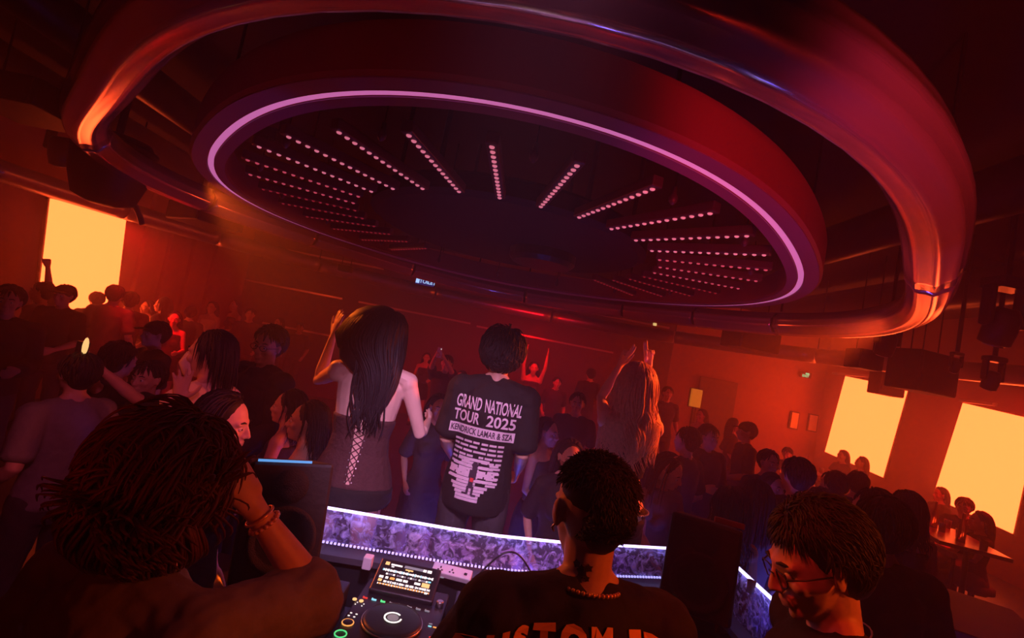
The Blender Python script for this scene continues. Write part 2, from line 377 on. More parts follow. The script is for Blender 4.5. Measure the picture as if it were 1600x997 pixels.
# ------------------------------------------------------------------ ceiling rings
def ring_r(th, R0, h):
    return R0 * (1 + h[0] * math.cos(2 * th) + h[1] * math.sin(2 * th) + h[2] * math.cos(3 * th) + h[3] * math.sin(3 * th) + h[4] * math.cos(4 * th) + h[5] * math.sin(4 * th))
IN = dict(c=(-.176, 4.363), z=CAMZ + .9, R=2.449, h=(-.003, -.002, 0, .031, .027, .003))
OUT = dict(c=(-.145, 4.356), z=CAMZ + .877, R=3.114, h=(.001, -.006, -.003, .006, .057, .011))
def ringp(D, th, dr=0.0, dz=0.0, tx=0.0):
    r_ = ring_r(th, D['R'], D['h']) + dr
    return Vector((D['c'][0] + r_ * math.cos(th), D['c'][1] + r_ * math.sin(th), D['z'] + dz + tx * r_ * math.cos(th)))
def sweep_ring(D, prof, name, m, parent, th0=0, th1=2 * math.pi, n=200, tx=0.0, smooth=True, loc=None):
    full = abs(th1 - th0 - 2 * math.pi) < 1e-6; k = len(prof); V = []; Fc = []; N = n if full else n + 1
    for i in range(N):
        th = th0 + (th1 - th0) * i / n
        for dr, dz in prof: V.append(ringp(D, th, dr, dz, tx) - loc)
    for i in range(n):
        for j in range(k):
            a, b = i * k + j, i * k + (j + 1) % k; i2 = (i + 1) % N
            Fc.append((a, b, i2 * k + (j + 1) % k, i2 * k + j))
    if not full: Fc += [tuple(range(k)), tuple((N - 1) * k + j for j in range(k - 1, -1, -1))]
    g = G(); g.add(V, Fc); return g.build(name, m, parent, smooth=smooth)
lo = Vector((OUT['c'][0], OUT['c'][1], OUT['z']))
oring = thing('chrome_ring', lo, 'huge polished chrome tube ring hanging around the dance floor ceiling', 'ring')
prof = []
for j in range(36):                                            # three soft ridges round the outside of the tube
    a = 2 * math.pi * j / 36; rr = .125 * (1 + .045 * math.cos(9 * a))
    prof.append((rr * math.cos(a) * .95, rr * math.sin(a)))
def ang_of(px, py):
    p = at_z(px, py, OUT['z']); return math.atan2(p.y - OUT['c'][1], p.x - OUT['c'][0])
seams = [R(a) for a in (-160, 170, 147, 118, 85, 55, 35, 17, -38)]
seams = [math.atan2(math.sin(a), math.cos(a)) % (2 * math.pi) for a in seams]; seams.sort()
for i, a in enumerate(seams):
    b = seams[(i + 1) % len(seams)]; b = b if b > a else b + 2 * math.pi
    sweep_ring(OUT, prof, 'tube_segment', 'chrome', oring, a + .006, b - .006, n=40, tx=-.012, loc=lo)
    p2 = [(x * .93, z * .93) for x, z in prof]
    sweep_ring(OUT, p2, 'seam_band', 'black_metal', oring, a - .008, a + .008, n=2, tx=-.012, loc=lo)
    q = ringp(OUT, a, 0, .1) - lo
    G().cyl(q, q + Vector((0, 0, ZC - OUT['z'] - .1)), .012, n=8).build('hanger_rod', 'black_metal', oring)
li = Vector((IN['c'][0], IN['c'][1], IN['z']))
iring = thing('ceiling_drum', li, 'round dark red ceiling drum with a lilac light line along its rim', 'ceiling light')
sweep_ring(IN, [(.115, -.0), (.13, .015), (.13, .21), (-.10, .21), (-.10, .02), (-.085, 0), (-.02, 0), (-.02, .02), (.02, .02), (.02, 0)], 'drum', ['drum'], iring, smooth=False, loc=li)
sweep_ring(IN, [(-.017, .0), (-.017, .018), (.017, .018), (.017, .0)], 'light_line', 'ring_led', iring, smooth=False, loc=li)
sweep_ring(IN, [(.023, -.006), (.023, .004), (.112, .004), (.112, -.006)], 'rim_lip', 'drum_lip', iring, smooth=False, loc=li)
sweep_ring(IN, [(-.023, -.006), (-.023, .004), (-.09, .004), (-.09, -.006)], 'rim_lip', 'drum_lip', iring, smooth=False, loc=li)
for a in (-75, -20, 40, 100, 160, 218):
    q = ringp(IN, R(a), 0, .2) - li
    G().cyl(q, q + Vector((0, 0, ZC - IN['z'] - .2)), .01, n=8).build('hanger_rod', 'black_metal', iring)
hub = thing('lighting_hub', li + Vector((0, 0, .04)), 'black round hub at the centre of the radial light bars', 'ceiling hub')
G().lathe([(1.18, .02), (1.24, .05), (1.24, .16), (1.18, .2), (.2, .24)], n=64).build('hub_disc', 'ceiling', hub)
G().lathe([(.28, -.10), (.32, -.06), (.32, .03), (.1, .05)], (.35, .2, 0), n=32).build('centre_lamp', 'black_metal', hub)
for a in range(0, 360, 60):
    G().cyl((1.1 * math.cos(R(a)), 1.1 * math.sin(R(a)), .2), (1.1 * math.cos(R(a)), 1.1 * math.sin(R(a)), ZC - IN['z'] - .04), .02, n=8).build('hanger_rod', 'black_metal', hub)
# radial bars
bar0 = thing('led_bar', li, 'x', 'light bar')
r0_, r1_ = 1.34, 2.17
G().box(((r0_ + r1_) / 2, 0, .055), ((r1_ - r0_) / 2, .032, .03)).build('housing', 'bar_body', bar0, bevel=.008)
lg = G().lathe([(.006, -.006), (.012, -.003), (.0145, .004), (.010, .01)], n=10)
l0 = lg.build('led', 'bar_led', bar0, smooth=True)
for k in range(14):
    o = l0 if k == 0 else l0.copy()
    if k: C.objects.link(o); o.parent = bar0
    o.location = (r0_ + .03 + (r1_ - r0_ - .07) * k / 13, 0, .022)
NB = 32
first = True
for k in range(NB):
    q = (-92 + 360 / NB * k + 360) % 360
    if 48 < q < 132: continue                     # no lit spokes on the far side
    o = bar0 if first else copy_tree(bar0); first = False
    o.rotation_euler = (0, 0, R(q))
    side = 'near the camera' if 225 <= q <= 325 else ('on the left of the wheel' if q < 225 and q > 90 else 'on the right of the wheel')
    tag(o, 'slim spoke of pink lights under the ceiling drum, ' + side, group='radial led bars ' + side)
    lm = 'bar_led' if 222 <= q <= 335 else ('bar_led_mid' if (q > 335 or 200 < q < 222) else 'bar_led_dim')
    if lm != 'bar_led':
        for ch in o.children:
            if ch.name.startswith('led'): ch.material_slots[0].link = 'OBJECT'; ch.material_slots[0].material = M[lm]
pl = thing('hanging_bulb', (0, 0, 0), 'x', 'small lamp')
G().lathe([(.008, -.05), (.022, -.03), (.024, -.01), (.014, .01), (.012, .05)], n=12).build('bulb', 'bar_body', pl, smooth=True)
G().cyl((0, 0, .05), (0, 0, .22), .004, n=6).build('stem', 'black_metal', pl)
for i, k in enumerate(range(0, 32, 2)):
    a = R(-86.4 + 360 / NB * k); o = pl if i == 0 else copy_tree(pl)
    o.location = (li.x + 2.05 * math.cos(a), li.y + 2.05 * math.sin(a), li.z + .07)
    tag(o, 'tiny dark pendant fitting between two pink light spokes', group='pendant fittings between spokes')

# outer big duct arc round the room
DU = dict(c=(.2, 4.4), z=2.98, R=6.35, h=(0, 0, 0, 0, 0, 0))
du = thing('duct_ring', (.2, 4.4, 2.98), 'long curved metal duct following the room edge beyond the chrome ring', 'duct')
pf = [(.16 * math.cos(2 * math.pi * j / 16), .13 * math.sin(2 * math.pi * j / 16)) for j in range(16)]
cuts = [-8, 10, 24, 37, 60, 84, 108, 130, 146, 158, 172, 188]
for a, b in zip(cuts[:-1], cuts[1:]):
    sweep_ring(DU, pf, 'duct_section', 'pipe', du, R(a) + .004, R(b) - .004, n=14, loc=Vector((.2, 4.4, 2.98)))
    q = ringp(DU, R(a)) - Vector((.2, 4.4, 2.98)); G().cyl(q + Vector((0, 0, .12)), q + Vector((0, 0, ZC - 2.98)), .01, n=6).build('hanger_rod', 'black_metal', du)

# ------------------------------------------------------------------ hanging fixtures
def moving_head(px, py, d, s_, label, yaw=0.0, tilt=.3):
    p = at(px, py, d); r_ = thing('moving_head_light', p, label, 'stage light', yaw, group='moving head lights')
    s2 = s_
    G().box((0, 0, .95 * s2), (.42 * s2, .3 * s2, .14 * s2)).build('base', 'black_plastic', r_, bevel=.02)
    for sx in (-.4, .4): G().box((sx * s2, 0, .4 * s2), (.07 * s2, .16 * s2, .5 * s2)).build('yoke_arm', 'black_plastic', r_, bevel=.02)
    rt = Matrix.Rotation(tilt, 3, 'X')
    hd = G().lathe([(.2 * s2, -.55 * s2), (.31 * s2, -.5 * s2), (.33 * s2, -.2 * s2), (.3 * s2, .2 * s2), (.2 * s2, .36 * s2)], rot=rt, n=20).build('lamp_head', 'black_plastic', r_, smooth=True)
    G().lathe([(.02 * s2, -.59 * s2), (.2 * s2, -.57 * s2), (.2 * s2, -.54 * s2)], rot=rt, n=20).build('lens', 'silver', hd, smooth=True)
    G().cyl((0, 0, 1.05 * s2), (0, 0, max(ZC - p.z, 1.1 * s2)), .02, n=8).build('clamp', 'black_metal', r_)
def hang_speaker(px, py, d, hw, hh, hd_, label, yaw=0.0, tilt=0.0, name='hanging_speaker'):
    p = at(px, py, d); r_ = thing(name, p, label, 'speaker', yaw)
    rt = Matrix.Rotation(tilt, 3, 'X')
    G().box((0, 0, 0), (hw, hd_, hh), rt).build('cabinet', 'speaker_paint', r_, bevel=.02)
    G().box(rt @ Vector((0, -hd_ - .006, 0)), (hw * .92, .006, hh * .9), rt).build('grille', 'speaker_grille', r_)
    for sx in (-1, 1): G().cyl((sx * hw * .7, 0, hh), (sx * hw * .7, 0, ZC - p.z), .008, n=6).build('hanger_wire', 'black_metal', r_)
# curved dark drum-like speaker at left
p = at(172, 268, 4.2)
s = thing('hanging_speaker', p, 'large dark rounded speaker hanging above left wall screen', 'speaker', R(20))
G().lathe([(.10, -.30), (.22, -.25), (.28, -.05), (.3, .2), (.25, .3)], n=28).build('cabinet', 'speaker_paint', s, smooth=True)
G().lathe([(.29, .18), (.31, .2), (.31, .24), (.27, .26)], n=28).build('collar', 'black_metal', s, smooth=True)
G().cyl((0, 0, .28), (0, 0, ZC - p.z), .03).build('stem', 'black_metal', s)
g = G(); pts = [at(208 + t * 20 - 6 * t * t, 316 + t * 34, 4.6) - p for t in (0, .25, .5, .75, 1)]
g.loft(pts, .03, .012, n=8); rr_ = g.build('bracket', 'pipe', s, smooth=True)
rr_.rotation_euler = (0, 0, -R(20))
moving_head(95, 232, 4.6, .3, 'dark moving head light left of the rounded hanging speaker')
hang_speaker(322, 338, 6.6, .42, .13, .3, 'flat black speaker hung beside the left wall beyond chrome ring', R(-30))
hang_speaker(1172, 532, 7.6, .35, .15, .25, 'low dark box speaker hung behind the chrome ring, right of centre', R(10))
moving_head(1386, 535, 5.6, .3, 'dark moving head light just under right bend of chrome ring')
hang_speaker(1349, 562, 6.4, .16, .13, .15, 'small square box light left of the big hanging speaker', name='hanging_box')
hang_speaker(1385, 600, 8.4, .22, .2, .15, 'boxy dark fitting overlapping top of right wall screen', name='hanging_box')
hang_speaker(1440, 582, 6.0, .33, .25, .2, 'big black square speaker hung between the two right wall screens', R(15))
moving_head(1493, 572, 5.2, .14, 'small moving head fixed beside the big square hanging speaker')
moving_head(1550, 592, 4.6, .2, 'dark moving head light above the far right screen')
moving_head(1566, 505, 3.9, .34, 'largest dark moving head light near the right picture edge')
hang_speaker(1512, 425, 6.2, .5, .07, .4, 'dark ceiling box in shadow right of the chrome ring', name='ceiling_box')
hang_speaker(45, 160, 3.6, .35, .1, .3, 'dark ceiling box in shadow at upper left', name='ceiling_box')
for k, (px, py, d) in enumerate(((690, 300, 5.5), (700, 372, 7), (1000, 405, 7.5), (975, 440, 8.5), (420, 212, 4.6), (540, 420, 9))):
    hang_speaker(px, py, d, .12, .06, .08, ['small dark box above the hub left of centre', 'small dark box far under the hub', 'small dark reddish box under right of hub', 'small dark box on far ceiling before back wall', 'small dark box behind left part of drum rim', 'small dark box over the lined back wall'][k], name='ceiling_fitting')
s = tag(G().box(at_y(1023, 507, 12.07), (.04, .04, .035)).build('indicator_light', 'glow_yellow', bevel=.01), 'tiny bright yellow light on the top corner of back wall', 'light')
# dark service ducts on the ceiling
for k, (x, y0, y1, r_) in enumerate(((-3.9, -1, 11, .18), (3.4, -1, 11, .2), (5.6, -1, 11, .25), (-5.6, 0, 11, .22))):
    tag(G().cyl((x, y0, 3.95), (x, y1, 3.95), r_, n=20).build('ceiling_pipe', 'black_metal', smooth=True), ['straight black pipe along ceiling left of the chrome ring', 'straight black pipe along ceiling above chrome ring at right', 'thick black pipe along the far right ceiling', 'thick black pipe along the far left ceiling'][k], 'pipe')

# ------------------------------------------------------------------ people
def vrot(v, ax, a): return Matrix.Rotation(a, 3, ax) @ v
def hand_geo(g, W, d, n, ts, pose='relaxed', k=1.0):
    d = d.normalized(); n = (n - d * n.dot(d)).normalized(); ts = (ts - d * ts.dot(d) - n * ts.dot(n)).normalized()
    g.loft([W - d * .02 * k, W + d * .02 * k, W + d * .055 * k, W + d * .092 * k], [.026 * k, .03 * k, .039 * k, .041 * k], [.02 * k, .017 * k, .015 * k, .012 * k], side=ts, n=12)
    curl = {'open': (.05, .1, .08), 'relaxed': (.35, .45, .3), 'fist': (1.35, 1.5, 1.0), 'grip': (.8, .9, .6), 'splay': (.08, .12, .1), 'point': (.05, .05, .05)}[pose]
    for i, (off, L) in enumerate(((.031, .072), (.011, .08), (-.010, .074), (-.030, .058))):
        b = W + (d * .088 + ts * off) * k; sp = {'splay': 7.5, 'open': 3.5}.get(pose, 1.0)
        u = (d + ts * off * sp).normalized(); ax = n.cross(u).normalized(); pts = [b]; a = 0
        cc = curl if not (pose == 'point' and i in (2, 3)) else (1.3, 1.4, .9)
        for q, l in zip(cc, (.46, .31, .25)):
            a += q; pts.append(pts[-1] + (u * math.cos(a) + n * math.sin(a)) * L * l * k)
        r0 = .0098 * k
        g.loft(pts, [r0, r0 * .93, r0 * .86, r0 * .72], n=8, side=ts)
    tb = W + (d * .022 + ts * .024) * k
    u = {'splay': d * .55 + ts * .95, 'open': d * .75 + ts * .7, 'relaxed': d * .85 + ts * .4 + n * .3, 'fist': d * .75 + ts * .1 + n * .7, 'grip': d * .7 + ts * .3 + n * .6, 'point': d * .6 + ts * .1 + n * .7}[pose].normalized()
    p1 = tb + u * .042 * k; p2 = p1 + (u * .8 + d * .35).normalized() * .03 * k; p3 = p2 + (u * .5 + d * .7).normalized() * .024 * k
    g.loft([tb, p1, p2, p3], [.015 * k, .0125 * k, .0108 * k, .0085 * k], n=8, side=n)

def ik(S, T, a, b, hint):
    D = T - S; L = min(D.length, (a + b) * .995); u = D.normalized(); T = S + u * L
    x = (a * a - b * b + L * L) / (2 * L); h = math.sqrt(max(a * a - x * x, 0)); hv = Vector(hint); hv = (hv - u * hv.dot(u)).normalized()
    return S + u * x + hv * h, T

def head_geo(g, c, Rh, female=False, k=1.0):
    def P(x, y, z): return c + Rh @ (Vector((x, y, z)) * k)
    X = Rh @ Vector((1, 0, 0))
    g.ell(P(0, -.014, .03), (.076 * k, .096 * k, .088 * k), Rh, 18, 12)
    g.ell(P(0, -.03, -.005), (.068 * k, .072 * k, .075 * k), Rh, 16, 10)
    j = .92 if female else 1.0
    g.loft([P(0, .012, .02), P(0, .018, -.03), P(0, .03, -.07), P(0, .048, -.1)], [.07 * k, .066 * k * j, .05 * k * j, .028 * k * j], [.078 * k, .07 * k, .05 * k, .026 * k], side=X, n=16, cap=.3)
    g.ell(P(0, .07, -.096), (.019 * k * j, .017 * k, .017 * k), Rh)
    g.loft([P(-.045, .07, .022), P(0, .083, .026), P(.045, .07, .022)], .011 * k, n=8, side=Rh @ Vector((0, 0, 1)))
    g.loft([P(0, .084, .015), P(0, .098, -.012), P(0, .108, -.03)], [.007 * k, .009 * k, .013 * k], [.01 * k, .012 * k, .01 * k], side=X, n=10)
    for s in (-1, 1):
        g.ell(P(s * .012, .095, -.034), .009 * k); g.ell(P(s * .04, .058, -.022), (.022 * k, .022 * k, .022 * k))
        er = Rh @ Matrix.Rotation(s * -.3, 3, 'Z')
        g.ell(P(s * .08, -.008, -.002), (.009 * k, .018 * k, .031 * k), er); g.ell(P(s * .085, -.016, .012), (.008 * k, .012 * k, .018 * k), er)
    g.loft([P(-.02, .086, -.058), P(0, .094, -.056), P(.02, .086, -.058)], .0065 * k, n=8, side=Rh @ Vector((0, 0, 1)))
    g.loft([P(-.017, .083, -.07), P(0, .092, -.071), P(.017, .083, -.07)], .0075 * k, n=8, side=Rh @ Vector((0, 0, 1)))
    return P

def hair_cap(g, c, Rh, k=1.0, style='short', puff=.012):
    def P(x, y, z): return c + Rh @ (Vector((x, y, z)) * k)
    g.ell(P(0, -.024 - puff * .8, .04 + puff * .4), ((.079 + puff * .8) * k, (.092 + puff * .35) * k, (.084 + puff * .7) * k), Rh, 20, 12)
    g.ell(P(0, -.052 - puff * .4, -.008), ((.066 + puff * .7) * k, (.05 + puff * .6) * k, (.068 + puff * .7) * k), Rh, 16, 10)

def strands(g, c, Rh, n, length, rad, k=1.0, puff=.012, grav=.12, flow=(0, -.6, -1), wave=0.0, rng=None, zmin=-.2, avoid=None, jit=.12, segs=8, face=True, part=0.0, region=None, flat=.6, lift=.5, cling=None, swirl=0.0):
    """individual locks grown off the scalp; each is a tapered closed tube"""
    rng = rng or random.Random(1); inv = Rh.transposed(); er = Vector((.078 + puff * .9, .094 + puff * .6, .088 + puff * .9)) * k; off = Vector((0, -.02 - puff * .6, .034 + puff * .2)) * k
    done = 0; tries = 0
    while done < n and tries < n * 20:
        tries += 1
        z = rng.uniform(zmin, 1); a = rng.uniform(0, 2 * math.pi); q = math.sqrt(max(0, 1 - z * z)); u = Vector((q * math.cos(a), q * math.sin(a), z))
        if face and u.y > .3 and z < .5: continue
        if z < -.1 and u.y > -.15: continue
        if region and not region(u): continue
        p = off + Vector((u.x * er.x, u.y * er.y, u.z * er.z)) * .96
        fl = Vector(flow); fl = Vector((fl.x + (u.x + part) * 1.2, fl.y + u.y * .5, fl.z))
        if swirl: fl = fl + Vector(noise.noise_vector(u * 1.9 + Vector((3, 1, 7)))) * swirl
        t = fl - u * fl.dot(u); t = t.normalized() if t.length > .1 else Vector((0, -1, 0))
        dr = (t + u * lift + Vector((rng.gauss(0, jit), rng.gauss(0, jit), rng.gauss(0, jit)))).normalized()
        L = length * rng.uniform(.7, 1.15) * k; ds = L / segs; pts = [c + Rh @ p]; ph = (p.x * 45 + rng.uniform(-.7, .7)) if wave > .01 else rng.uniform(0, 6.3); dn = inv @ Vector((0, 0, -1))
        for i in range(segs):
            dr = (dr * (1 - grav) + dn * grav).normalized(); p = p + dr * ds
            e = Vector(((p.x - off.x) / er.x, (p.y - off.y) / er.y, (p.z - off.z) / er.z))
            if e.length < 1: e.normalize(); e = e * rng.uniform(1.0, 1.06); p = off + Vector((e.x * er.x, e.y * er.y, e.z * er.z))
            if cling and e.length > cling: e = e * ((cling + (e.length - cling) * .35) / e.length); p = off + Vector((e.x * er.x, e.y * er.y, e.z * er.z))
            wp = c + Rh @ p
            if wave:
                m_ = wave * max(0, (i + 1) / segs * 1.5 - .35); wp = wp + Vector((math.cos(ph + i * .95), math.sin(ph + i * .95) * .6, 0)) * m_ * k
            if avoid: wp = avoid(wp); 
            pts.append(wp)
        rr = [rad * k * (.9 if i == 0 else (1 - (i / (segs + .6)) ** 2)) for i in range(segs + 1)]
        g.loft(pts, rr, [x * flat for x in rr], n=5, side=Rh @ Vector((1, .3, 0)), cap=0)
        done += 1

class Human:
    """one figure standing at the origin, facing +Y, 1.75 m tall before scaling"""
    def __init__(s, name, label, loc, yaw, H=1.75, female=False, lean=0.0, twist=0.0, head=(0, 0, 0), larm=None, rarm=None, lhand='relaxed', rhand='relaxed', lhint=(-.3, -1, -.2), rhint=(.3, -1, -.2),
                 skin='skin', vox=.006, group=None, hips=(0, 0), seated=False, side=0.0, ln=None, rn=None, wide=1.0, at_head=None, floor=0.0):
        s.f = female; s.vox = vox; s.skin = skin; s.W = wide
        Rl = Matrix.Rotation(twist, 3, 'Z') @ Matrix.Rotation(side, 3, 'Y') @ Matrix.Rotation(-lean, 3, 'X'); s.Rl = Rl
        pz = .53 if seated else .95
        s.P = Vector((hips[0], hips[1], pz)); s.sp = lambda x, y, z: s.P + Rl @ Vector((x, y, z))
        s.N = s.sp(0, -.005, .525)
        s.Rh = Rl @ Matrix.Rotation(head[0], 3, 'Z') @ Matrix.Rotation(-head[1], 3, 'X') @ Matrix.Rotation(head[2], 3, 'Y')
        s.hc = s.N + Rl @ Vector((0, .008, .066)) + s.Rh @ Vector((0, .015, .082))
        k = H / 1.75
        if at_head is not None:
            k = (at_head[2] - floor) / s.hc.z; q = Matrix.Rotation(yaw, 3, 'Z') @ s.hc * k; loc = (at_head[0] - q.x, at_head[1] - q.y, floor)
        s.root = thing('person', loc, label, 'person', yaw, group); s.root.scale = (k, k, k); s.k = k
        bpy.context.view_layer.update(); s.inv = s.root.matrix_world.inverted(); s.i3 = Matrix.Rotation(-yaw, 3, 'Z')
        wl = lambda t: (s.inv @ t[1] if t is not None and t[0] == 'w' else t)
        larm, rarm = wl(larm), wl(rarm); wh = lambda t: (s.i3 @ Vector(t[1]) if t is not None and t[0] == 'w' else t)
        lhint, rhint, ln, rn = wh(lhint), wh(rhint), wh(ln), wh(rn)
        sw = (.155 if female else .178) * wide
        s.S = [s.sp(-sw, -.01, .455), s.sp(sw, -.01, .455)]
        a, b = (.27, .24) if female else (.29, .255)
        s.arm = []
        for i, (T, hint) in enumerate(((larm, lhint), (rarm, rhint))):
            sx = -1 if i == 0 else 1
            T = s.S[i] + Vector((sx * .09, .06, -.5)) if T is None else Vector(T)
            E_, W_ = ik(s.S[i], T, a, b, hint); s.arm.append((s.S[i], E_, W_))
        s.hands = (lhand, rhand); s.hn = (ln, rn); s.seated = seated
        hw = .085 if female else .09
        s.leg = []
        for sx in (-1, 1):
            hp = s.P + Vector((sx * hw, 0, -.03))
            if seated: kn = hp + Vector((sx * .07, .42, 0)); an = Vector((kn.x + sx * .01, kn.y + .03, .08))
            else: an = Vector((sx * .11, -.01, .08)); kn = (hp + an) / 2 + Vector((sx * .012, .03, .01)); kn.z = .5
            s.leg.append((hp, kn, an))
        s.body()
    def torso(s, g, infl=0.0, z0=-.10, z1=.56, n=20):
        f = s.f
        prof = [(-.16, .15, .115, -.005), (-.08, .165, .12, -.005), (0, .16, .115, 0), (.08, .145, .10, 0), (.16, .143, .098, 0), (.25, .158, .108, .0), (.34, .172, .115, 0), (.42, .172, .105, -.008), (.47, .13, .08, -.01), (.51, .075, .062, -.008)] if not f else \
               [(-.16, .155, .12, -.01), (-.08, .168, .125, -.012), (0, .15, .11, -.005), (.08, .122, .09, 0), (.16, .113, .083, .003), (.25, .128, .092, 0), (.34, .14, .10, 0), (.42, .145, .09, -.008), (.47, .11, .07, -.01), (.51, .062, .052, -.006)]
        pr = [p for p in prof if z0 <= p[0] <= z1]
        g.loft([s.sp(0, p[3], p[0]) for p in pr], [p[1] * s.W + infl for p in pr], [p[2] + infl for p in pr], side=s.Rl @ Vector((1, 0, 0)), n=n, cap=.12)
        if f and z1 > .35:
            for sx in (-1, 1): g.ell(s.sp(sx * .065, .08, .3), (.058 + infl * .5, .048 + infl * .5, .056 + infl * .5))
    def armg(s, g, i, infl=0.0, t0=0.0, t1=2.0, flare=0.0):
        S_, E_, W_ = s.arm[i]; q = .8 if s.f else 1.0
        P = [(0, S_, .056), (.35, S_.lerp(E_, .35), .051), (.7, S_.lerp(E_, .7), .044), (1.0, E_, .039), (1.25, E_.lerp(W_, .25), .041), (1.6, E_.lerp(W_, .6), .034), (2.0, W_, .025)]
        pr = [p for p in P if t0 - 1e-6 <= p[0] <= t1 + 1e-6]
        if pr[-1][0] < t1:
            e = S_.lerp(E_, t1) if t1 < 1 else E_.lerp(W_, t1 - 1); pr.append((t1, e, pr[-1][2]))
        g.loft([p[1] for p in pr], [p[2] * q + infl + flare * (p[0] / max(t1, .01)) for p in pr], n=14, side=Vector((.3, .9, .1)), cap=.5 if not infl else .25)
        if t0 == 0: g.ell(S_ + Vector((0, 0, -.005)), .062 * q + infl)
    def legg(s, g, i, infl=0.0, t1=2.0, flare=0.0):
        H_, K_, A_ = s.leg[i]; q = .97 if s.f else 1.0
        P = [(0, H_, .085), (.4, H_.lerp(K_, .4), .079), (.8, H_.lerp(K_, .8), .06), (1.0, K_, .055), (1.3, K_.lerp(A_, .3) + Vector((0, -.012, 0)), .056), (1.65, K_.lerp(A_, .65), .043), (2.0, A_, .036)]
        pr = [p for p in P if p[0] <= t1 + 1e-6]
        if pr[-1][0] < t1: e = H_.lerp(K_, t1) if t1 < 1 else K_.lerp(A_, t1 - 1); pr.append((t1, e, pr[-1][2]))
        g.loft([p[1] for p in pr], [p[2] * q + infl + flare * (p[0] / t1) for p in pr], n=14, cap=.5 if not infl else .25)
    def body(s):
        g = G(); s.torso(g)
        g.loft([s.N + s.Rl @ Vector((0, -.01, -.05)), s.N + s.Rl @ Vector((0, 0, .03)), s.hc + s.Rh @ Vector((0, -.02, -.05))], [.062, .052 if not s.f else .045, .054 if not s.f else .046], [.06, .054 if not s.f else .047, .056 if not s.f else .048], n=16)
        for sx in (-1, 1):    # trapezius
            g.loft([s.N + s.Rl @ Vector((sx * .03, -.01, .02)), s.N + s.Rl @ Vector((sx * .08, -.012, -.03)), s.S[0 if sx < 0 else 1] + Vector((0, 0, .012))], [.035, .04, .045], n=10)
        for i in (0, 1):
            s.armg(g, i); s.legg(g, i)
            S_, E_, W_ = s.arm[i]; d = (W_ - E_).normalized(); sx = -1 if i == 0 else 1
            n_ = s.hn[i]
            if n_ is None: n_ = Vector((-sx, 0, 0)) if abs(d.x) < .8 else Vector((0, -1, 0)); ts = Vector((0, 1, 0)) if abs(d.y) < .8 else Vector((0, 0, 1))
            else: n_ = Vector(n_); ts = d.cross(n_) * (1 if i == 0 else -1)
            s.ts = ts
            hand_geo(g, W_ + d * .02, d, n_, ts, s.hands[i], .88 if s.f else 1.0)
            A_ = s.leg[i][2]
            g.loft([A_ + Vector((0, -.05, -.045)), A_ + Vector((0, .05, -.045)), A_ + Vector((sx * .01, .16, -.06))], [.034, .042, .036], [.035, .034, .018], n=10, side=(1, 0, 0))
        s.Ph = head_geo(g, s.hc, s.Rh, s.f)
        s.skin_o = g.build('body', s.skin, s.root, remesh=s.vox, smooth_it=3 if s.vox < .008 else 2)
    def eyes(s):
        for sx in (-1, 1):
            g = G(); g.cur = 0; g.ell(s.Ph(sx * .03, .073, .001), .0115)
            g.cur = 1; g.ell(s.Ph(sx * .03, .0815, .001), .0052)
            g.build('eye', ['white_cloth', 'black_hair'], s.root, smooth=True)
            g = G(); g.loft([s.Ph(sx * .014, .087, .026), s.Ph(sx * .032, .086, .032), s.Ph(sx * .05, .072, .025)], [.003, .0045, .002], n=6)
            g.build('eyebrow', 'black_hair', s.root, smooth=True)
    def shirt(s, m='black_cloth', sleeve=.75, hem=-.1, infl=.014, name='t_shirt', flare=.012, disp=.016, vox=None, mid=None, top=.52, neck=True):
        g = G(); s.torso(g, infl, hem - .001, top)
        if neck:
            g.loft([s.N + s.Rl @ Vector((0, -.012, -.07)), s.N + s.Rl @ Vector((0, -.006, -.012))], [.08 + infl, .064 + infl * .3], n=16, cap=0)
            for sx in (-1, 1): g.loft([s.N + s.Rl @ Vector((sx * .04, -.012, -.02)), s.N + s.Rl @ Vector((sx * .08, -.012, -.04)), s.S[0 if sx < 0 else 1]], [.035 + infl, .042 + infl, .05 + infl], n=10)
        if sleeve > 0:
            for i in (0, 1): s.armg(g, i, infl, 0, sleeve, flare)
        o = g.build(name, m, s.root, remesh=vox or s.vox * 1.3, smooth_it=4, disp=disp, dscale=.09); s.shirt_o = o; return o
    def pants(s, m='dark_cloth', t1=1.95, infl=.014, name='trousers', flare=.01, z1=.0):
        g = G(); s.torso(g, infl * .8, -.17, z1)
        for i in (0, 1): s.legg(g, i, infl, t1, flare)
        return g.build(name, m, s.root, remesh=s.vox * 1.4, smooth_it=3, disp=.012, dscale=.08)
    def skirt(s, m='black_cloth', L=.3, name='skirt'):
        g = G(); g.loft([s.P + Vector((0, 0, .06)), s.P + Vector((0, 0, -.06)), s.P + Vector((0, 0, -.14)), s.P + Vector((0, 0, -L))], [.15, .185, .195, .2], [.115, .15, .155, .16], n=24, cap=.1)
        return g.build(name, m, s.root, remesh=s.vox * 1.3, smooth_it=3, disp=.012, dscale=.05)
    def shoes(s, m='shoe'):
        for i in (0, 1):
            A_ = s.leg[i][2]; sx = -1 if i == 0 else 1; g = G()
            g.loft([A_ + Vector((0, -.06, -.04)), A_ + Vector((0, .05, -.042)), A_ + Vector((sx * .01, .17, -.052))], [.042, .05, .043], [.04, .038, .027], n=12, side=(1, 0, 0))
            g.loft([A_ + Vector((0, -.06, -.07)), A_ + Vector((sx * .01, .18, -.07))], [.044, .046], [.011, .01], n=12, side=(1, 0, 0))
            g.build('shoe', m, s.root, smooth=True)
